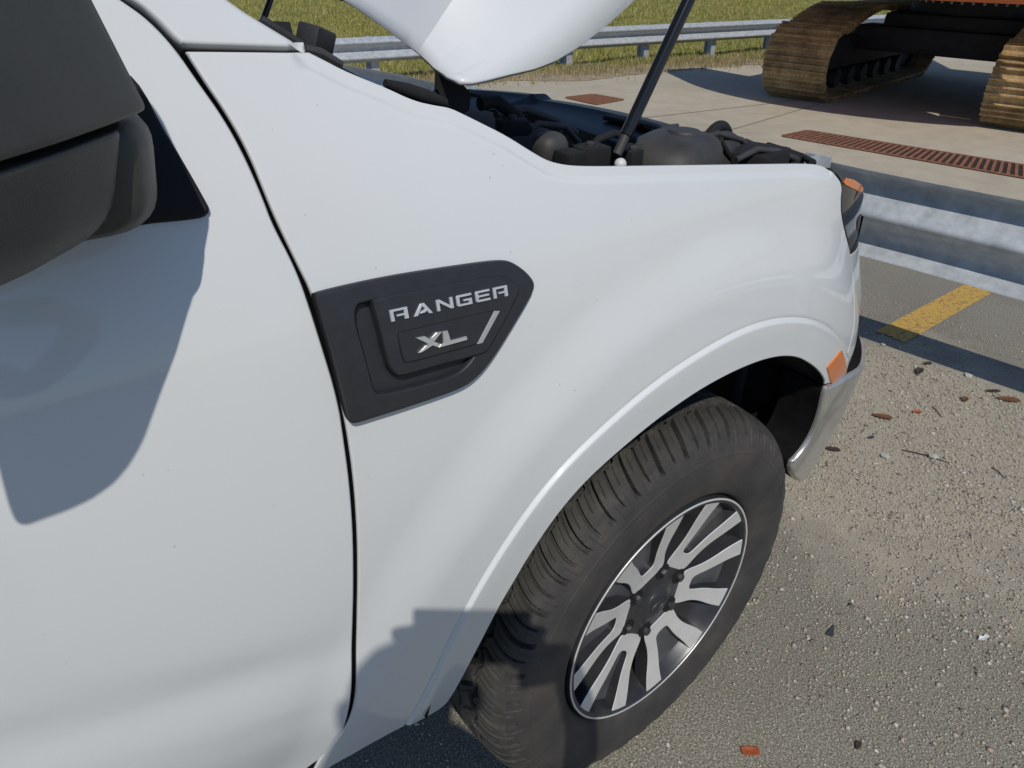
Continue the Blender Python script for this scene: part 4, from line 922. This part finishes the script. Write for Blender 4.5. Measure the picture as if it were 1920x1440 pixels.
# ================================================================== drains
def grate(name, A, B, C, D, nb, label, barw=.42):
    """A-B near edge, D-C far edge (ground points); bars run across from near to far"""
    A, B, C, D = [np.array(p[:2]) for p in (A, B, C, D)]; root = tag(empty(name, (*((A+B+C+D)/4), 0)), label, 'drain grate'); o = (A+B+C+D)/4
    sheet('pit', [A-o, B-o, C-o, D-o], .0005, 'pit_dark', None, root)
    def bar(P, Q, w, nm, z0=.0008, z1=.008):
        t = (Q-P)/np.linalg.norm(Q-P); n = np.array([-t[1], t[0]])*w/2; c4 = [P-n-o, Q-n-o, Q+n-o, P+n-o]
        return loft(nm, [[(*p, z0) for p in c4], [(*p, z1) for p in c4]], 'rust_grate', root, auto=20)
    for P, Q in ((A, B), (B, C), (C, D), (D, A)):
        bar(P+(P-Q)/np.linalg.norm(P-Q)*-.012, Q+(Q-P)/np.linalg.norm(Q-P)*-.012, .022, 'frame')
    L = np.linalg.norm(B-A)
    for k in range(1, nb):
        u = k/nb; P = A+(B-A)*u; Q = D+(C-D)*u; e = (Q-P)/np.linalg.norm(Q-P)*.014; bar(P+e, Q-e, L/nb*barw, 'bar', .0012, .007)
    return root
e = on_z([(1466, 255), (1920, 334), (1920, 310), (1514, 245)])
t = e[1]-e[0]; t2 = e[2]-e[3]
grate('drain_grate', e[0], e[1]+t*.6, e[2]+t2*.6, e[3], 56, 'long rusty slotted trench drain in the concrete by the excavator')
e = on_z([(1060, 183), (1118, 196), (1170, 187), (1112, 177)])
grate('drain_grate', e[0], e[1], e[2], e[3], 12, 'small square rusty drain grate set in the pavement')

# ================================================================== excavator
EX = math.radians(8.5); EC = np.array([6.99, 3.29])+np.array([math.cos(EX), math.sin(EX)])*1.95-np.array([-math.sin(EX), math.cos(EX)])*1.12
ex = tag(empty('excavator', (EC[0], EC[1], 0), EX), 'orange tracked excavator with muddy brown tracks parked on the concrete', 'excavator')
# one track shoe: plate with three grousers, profile in the running direction
prof = [(-.104, -.004), (-.104, .010), (-.078, .014), (-.072, .054), (-.058, .054), (-.052, .014), (-.012, .014), (-.008, .050), (.006, .050), (.010, .014), (.050, .014), (.055, .052), (.069, .052), (.074, .012), (.104, .004), (.104, -.006)]
SW = .72; vv = [(x, sy*SW/2, z) for sy in (-1, 1) for x, z in prof]; n_ = len(prof)
ff = [(i, (i+1) % n_, n_+(i+1) % n_, n_+i) for i in range(n_)]+[tuple(range(n_-1, -1, -1)), tuple(range(n_, 2*n_))]
sme = bpy.data.meshes.new('track_shoe'); sme.from_pydata(vv, [], ff); sme.update(); sme.materials.append(MATS['track_steel'])
TR = .42
_tp = [(x, 0.0) for x in np.linspace(-1.52, 1.50, 40)]+[(1.50+.42*math.sin(a), .42-.42*math.cos(a)) for a in np.linspace(.05, math.pi, 40)]+[(x, .84-.02*math.sin((x+.6)*1.5)) for x in np.linspace(1.45, -.70, 30)]
_tp += [(-.70-.87*t, .84-.19*t**1.4) for t in np.linspace(.05, .95, 20)]+[(-1.57-.34*math.sin(a), .34+.34*math.cos(a)) for a in np.linspace(.35, math.pi-.02, 36)]
_tp = np.array(_tp); _tl = np.vstack([_tp, _tp[:1]]); _td = np.concatenate([[0], np.cumsum(np.linalg.norm(np.diff(_tl, axis=0), axis=1))]); PER = float(_td[-1])
def track_path(s):
    def at(q): q = q % PER; return np.array([np.interp(q, _td, _tl[:, 0]), np.interp(q, _td, _tl[:, 1])])
    p = at(s); d = at(s+.05)-at(s-.05); return (float(p[0]), float(p[1]), math.atan2(d[1], d[0]))
NS = int(PER/.19)
for sy in (1, -1):
    yc = sy*1.12
    fr_ = box('track_frame', (0, yc, .46), (2.9, .40, .34), 'machine_dark', ex, .05)
    for k in range(NS):
        x, z, a = track_path(k*PER/NS); sh_ = bpy.data.objects.new('track_shoe', sme); COL.objects.link(sh_); sh_.parent = fr_
        # plate's outer side faces away from the track's middle
        sh_.location = (x+.040*math.sin(a), yc, z+.040-.040*math.cos(a) if False else z+.042-.042*math.cos(a)*0-.0); sh_.rotation_euler = (math.pi, -a, 0)
    for xx, ri in ((-1.57, .29), (1.50, .37)):
        w_ = lathe('idler', [(.05, -.10), (.12, -.11), (ri-.06, -.07), (ri-.015, -.07), (ri, -.12), (ri, .12), (ri-.015, .07), (ri-.06, .07), (.12, .11), (.05, .10)], 'machine_dark', fr_, 40); w_.location = (xx, yc, ri+.09)
    for xx in np.linspace(-1.05, 1.05, 6):
        w_ = lathe('roller', [(.0, -.16), (.10, -.16), (.11, -.10), (.09, -.06), (.09, .06), (.11, .10), (.10, .16), (.0, .16)], 'machine_dark', fr_, 24); w_.location = (xx, yc, .17)
box('car_body', (.1, 0, .72), (1.5, 1.5, .30), 'machine_dark', ex, .06)
for sx in (-.55, .75): box('cross_beam', (sx, 0, .60), (.45, 2.0, .26), 'machine_dark', ex, .04)
sr = tube('slew_ring', [(.1, 0, .87), (.1, 0, 1.06)], .68, 'machine_dark', ex, 64)
for k in range(40):
    a = 2*math.pi*k/40; bolt('bolt', (.1+.68*math.cos(a), .68*math.sin(a), .99), (math.cos(a), math.sin(a), 0), .016, 'galvanized', sr)
up_ = box('upper_frame', (0, 0, 1.22), (4.0, 2.6, .24), 'machine_orange', ex, .03)
box('belly_plate', (.1, 0, 1.085), (3.6, 2.45, .02), 'machine_dark', ex, .004)
# rounded counterweight overhanging the tracks on the pavement side
angs = np.linspace(-.80, .52, 23); ring = [(-2.92*math.cos(a), 2.92*math.sin(a)) for a in angs]+[(-1.9, 1.36), (-1.9, -1.36)]; sl_ = -.26; ring = [(x*math.cos(sl_)-y*math.sin(sl_), x*math.sin(sl_)+y*math.cos(sl_)) for x, y in ring]
loft('counterweight', [[(x*.985, y*.985, 1.088) for x, y in ring], [(x, y, 1.13) for x, y in ring], [(x, y, 1.95) for x, y in ring], [(x*.97, y*.97, 2.08) for x, y in ring]], 'machine_orange', ex)
box('engine_housing', (-.8, -.2, 1.80), (2.2, 2.1, .90), 'machine_orange', ex, .06)
cab = box('cab', (1.1, .72, 2.05), (1.6, 1.0, 1.46), 'machine_orange', ex, .08)
box('cab_window', (1.902, .72, 2.2), (.012, .82, .95), 'machine_glass', cab, .004); box('cab_window', (1.1, 1.222, 2.25), (1.2, .012, .8), 'machine_glass', cab, .004); box('cab_window', (1.1, .218, 2.25), (1.2, .012, .8), 'machine_glass', cab, .004)
for a_, b_, w_ in (((1.2, -.35, 1.5), (3.2, -.35, 4.4), .45), ((3.2, -.35, 4.4), (5.8, -.35, 3.6), .42)):
    A_, B_ = Vector(a_), Vector(b_); L_ = (B_-A_).length; ang = -math.atan2(B_.z-A_.z, B_.x-A_.x)
    box('boom', (A_+B_)/2, (L_+.3, .38, w_), 'machine_orange', ex, .05, Matrix.Rotation(ang, 3, 'Y'))

# ================================================================== litter on the ground
def leaf(name, px, L, Wd, ang, mat, label, cat, curl=.25, thick=.0012, group=None, pts=None):
    c = on_z([px])[0]; n = 9; top = []; bt = []
    out = pts or [(math.cos(t)*(1 if math.cos(t) > 0 else .9), math.sin(t)*(.85+.25*math.cos(t))) for t in np.linspace(0, 2*math.pi, 14, endpoint=False)]
    v = [(a*L/2, b*Wd/2, .0025+curl*Wd*(b*b)*.5+curl*L*.15*a*a+random.uniform(0, .0015)) for a, b in out]; m_ = len(v)
    V = v+[(0, 0, .0025)]+[(a, b, z-thick) for a, b, z in v]+[(0, 0, .0025-thick)]
    F = [(i, (i+1) % m_, m_) for i in range(m_)]+[((i+1) % m_+m_+1, i+m_+1, 2*m_+1) for i in range(m_)]+[(i, i+m_+1, (i+1) % m_+m_+1, (i+1) % m_) for i in range(m_)]
    o = mesh(name, V, F, mat, smooth=False); o.location = (c[0], c[1], .002); o.rotation_euler = (0, 0, ang); return tag(o, label, cat, group)
leaf('dead_leaf', (1888, 751), .085, .042, -.9, 'leaf_brown', 'large brown dead leaf by the shadow of the guardrail', 'leaf')
leaf('dead_leaf', (1860, 735), .060, .022, -.7, 'leaf_dark', 'narrow dark dead leaf beside the large brown leaf', 'leaf')
leaf('dead_leaf', (1652, 784), .070, .032, -1.1, 'leaf_brown', 'reddish brown curled leaf on the gravel near the bumper', 'leaf', .5)
leaf('dead_leaf', (1560, 845), .050, .026, -1.0, 'leaf_dark', 'dark brown leaf on the gravel beside the silver bumper end', 'leaf', .4)
leaf('dead_leaf', (1722, 700), .055, .030, .2, 'leaf_dark', 'crumpled dark leaf in the gravel below the yellow line', 'leaf', .9)
leaf('dead_leaf', (1738, 684), .040, .022, -.6, 'leaf_dark', 'tiny dark leaf at the gravel edge below the yellow line', 'leaf', .6)
leaf('dead_leaf', (1808, 752), .040, .024, .3, 'leaf_brown', 'small rust brown leaf scrap on the gravel', 'leaf', .7)
leaf('dead_leaf', (1718, 775), .035, .020, -.8, 'chip_red', 'small red leaf scrap on the gravel between the bigger leaves', 'leaf', .6)
leaf('wood_chip', (1406, 1410), .036, .016, 1.55+.9, 'chip_red', 'orange red splinter lying on the asphalt by the tyre', 'splinter', .1, .004, pts=[(-1, -.9), (.2, -1), (1, -.8), (.95, .8), (0, 1), (-1, .9)])
leaf('plastic_shard', (1559, 1184), .040, .016, .25, 'shard_grey', 'dark grey pointed plastic shard on the asphalt', 'shard', .1, .003, pts=[(-1, .9), (-.9, -.8), (-.5, -.9), (.4, -.3), (1, .1), (.2, .6), (-.4, .9)])
leaf('paper_scrap', (1842, 1198), .032, .014, -.3, 'scrap_white', 'small white scrap lying on the asphalt', 'scrap', .3, .002, pts=[(-1, 0), (-.3, -.9), (1, -.5), (.9, .7), (.1, .3), (-.2, 1)])
leaf('bark_chip', (1608, 1400), .022, .012, .2, 'leaf_dark', 'black bark chip on the asphalt beyond the red splinter', 'chip', .3, .003)
leaf('bark_chip', (1632, 822), .026, .013, -.4, 'shard_grey', 'dark grey chip on the gravel close to the bumper', 'chip', .3, .003)
for a, b, lb in (((1748, 762), (1766, 782), 'thin brown twig lying on the gravel near the guardrail shadow'), ((1860, 876), (1884, 897), 'short dark twig on the gravel toward the open asphalt'), ((1690, 843), (1780, 868), 'pale broken twig lying across the gravel')):
    A_, B_ = on_z([a, b], .004); M_ = (A_+B_)/2+np.array([.004, .003, .002])
    o = tube('twig', [A_-A_, M_-A_, B_-A_], [.0016, .002, .0012], 'leaf_dark', None, 6); o.location = A_; tag(o, lb, 'twig')
st_ = [(1658, 858, .013, 'pale stone on the gravel near the bumper'), (1748, 860, .016, 'large white stone resting on the gravel'), (1655, 648, .010, 'small white pebble at the edge of the guardrail shadow'), (1815, 706, .014, 'grey white pebble touching the guardrail shadow edge')]
for x, y, r, lb in st_:
    c = on_z([(x, y)])[0]; bm = bmesh.new(); bmesh.ops.create_icosphere(bm, subdivisions=1, radius=r)
    for v_ in bm.verts: v_.co *= 1+random.uniform(-.30, .25); v_.co.z *= .6
    o = from_bm('pebble', bm, 'pebble_grey', auto=20); o.location = (c[0], c[1], r*.4); tag(o, lb, 'pebble')

# ================================================================== the photographer, whose shadow falls on the truck
def skin_body(name, joints, edges, mat, parent=None, root=0, sub=2, label=None):
    me = bpy.data.meshes.new(name); me.from_pydata([j[0] for j in joints], edges, []); o = link(name, me, mat, parent)
    md = o.modifiers.new('skin', 'SKIN'); md.use_smooth_shade = True
    for sv_, j in zip(me.skin_vertices[0].data, joints): sv_.radius = (j[1], j[2] if len(j) > 2 else j[1])
    me.skin_vertices[0].data[root].use_root = True; bpy.context.view_layer.update()
    sb = o.modifiers.new('sub', 'SUBSURF'); sb.levels = sub; sb.render_levels = sub; return o
fwd = np.array([math.cos(YAW), math.sin(YAW), 0]); rgt = np.array([math.sin(YAW), -math.cos(YAW), 0]); upz = np.array([0, 0, 1.0])
org = np.array([CAM[0], CAM[1], 0])-fwd*.40+rgt*.02
def B_(f, r, z): return tuple(org+fwd*f+rgt*r+upz*z)
pers = tag(empty('person', tuple(org)), 'person in dark blue shirt standing beside the truck, arms raised holding a phone', 'person')
def rel(j): return [((p[0][0]-org[0], p[0][1]-org[1], p[0][2]),)+tuple(p[1:]) for p in j]
J = [(B_(0, 0, .93), .155, .125), (B_(.01, 0, 1.10), .145, .115), (B_(.01, 0, 1.27), .165, .12), (B_(.0, 0, 1.39), .11, .09), (B_(.02, 0, 1.46), .046), (B_(.05, 0, 1.53), .058), (B_(.065, 0, 1.61), .082, .088), (B_(.05, 0, 1.685), .062),
     (B_(0, .175, 1.37), .062), (B_(.10, .27, 1.16), .046), (B_(.28, .24, 1.28), .038), (B_(.35, .18, 1.345), .030),
     (B_(0, -.175, 1.37), .062), (B_(.10, -.20, 1.14), .046), (B_(.28, -.10, 1.28), .040), (B_(.35, -.04, 1.345), .032),
     (B_(0, .095, .86), .095), (B_(.03, .10, .48), .064), (B_(0, .105, .10), .045), (B_(.13, .115, .04), .035),
     (B_(0, -.095, .86), .095), (B_(.03, -.10, .48), .064), (B_(0, -.105, .10), .045), (B_(.13, -.115, .04), .035)]
Eg = [(0, 1), (1, 2), (2, 3), (3, 4), (4, 5), (5, 6), (6, 7), (3, 8), (8, 9), (9, 10), (10, 11), (3, 12), (12, 13), (13, 14), (14, 15), (0, 16), (16, 17), (17, 18), (18, 19), (0, 20), (20, 21), (21, 22), (22, 23)]
body = skin_body('body', rel(J), Eg, 'shirt', pers)
dg = bpy.context.evaluated_depsgraph_get(); me2 = bpy.data.meshes.new_from_object(body.evaluated_get(dg)); body.modifiers.clear(); body.data = me2
me2.materials.clear()
for mm in ('shirt', 'skin', 'trousers', 'shoe'): me2.materials.append(MATS[mm])
wl = np.array(J[11][0]), np.array(J[15][0])
for pl in me2.polygons:
    c_ = np.array(pl.center)+np.array([org[0], org[1], 0])
    pl.material_index = 1 if c_[2] > 1.445 or min(np.linalg.norm(c_-w) for w in wl) < .10 else 3 if c_[2] < .085 else 2 if c_[2] < .90 else 0
    pl.use_smooth = True
for sg in (-1, 1):
    e_ = np.array(B_(.055, sg*.080, 1.60))-org; blobm('ear', e_, (.018, .012, .030), 'skin', YAW, 2.2, pers)
    e_ = np.array(B_(.135, sg*.032, 1.615))-org; blobm('eye', e_, (.012, .012, .010), 'scrap_white', YAW, 2.0, pers)
blobm('nose', np.array(B_(.155, 0, 1.585))-org, (.020, .014, .024), 'skin', YAW, 2.0, pers)
blobm('mouth', np.array(B_(.138, 0, 1.545))-org, (.010, .024, .006), 'lip', YAW, 2.0, pers)
hh = skin_body('hair', rel([(B_(.045, 0, 1.60), .088, .092), (B_(.04, 0, 1.66), .086, .088), (B_(.045, 0, 1.71), .06)]), [(0, 1), (1, 2)], 'hair', pers)
# phone: flat slab just behind the lens, lens near its upper left
ph_c = CAM-FW*.012+RT*.055-UP*.0205; pm = Matrix((RT, UP, FW)).transposed()
phone = from_bm('phone', box_bm((0, 0, 0), (.160, .076, .009), .003), 'gloss_black'); phone.matrix_world = Matrix.Translation(ph_c) @ pm.to_4x4()
tag(phone, 'black phone held up sideways by the person beside the truck', 'phone')
for sgn in (1, -1):
    wr = J[11][0] if sgn > 0 else J[15][0]; hb = ph_c+RT*sgn*.084-FW*.012+UP*.014
    for k in range(4):
        a0 = hb-UP*(.002+.017*k)*1.0-FW*.010; a1 = a0+RT*sgn*.012+FW*.012; a2 = a0-RT*sgn*.012+FW*.026; a3 = a0-RT*sgn*.030+FW*.025
        if sgn < 0 and k == 0: a3 = a2
        tube('finger', [np.array(q)-org for q in (a0-FW*.02, a0, a1, a2, a3)], [.011, .010, .009, .008, .006], 'skin', pers, 8)
    tube('palm', [np.array(q)-org for q in (np.array(wr), hb-FW*.05-UP*.034, hb-FW*.022-UP*.026)], [.028, .034, .028], 'skin', pers, 12)
    tube('thumb', [np.array(q)-org for q in (hb-FW*.035-UP*.02, hb-FW*.022-UP*.03-RT*sgn*.025, hb-FW*.016-UP*.025-RT*sgn*.05)], [.013, .011, .008], 'skin', pers, 8)
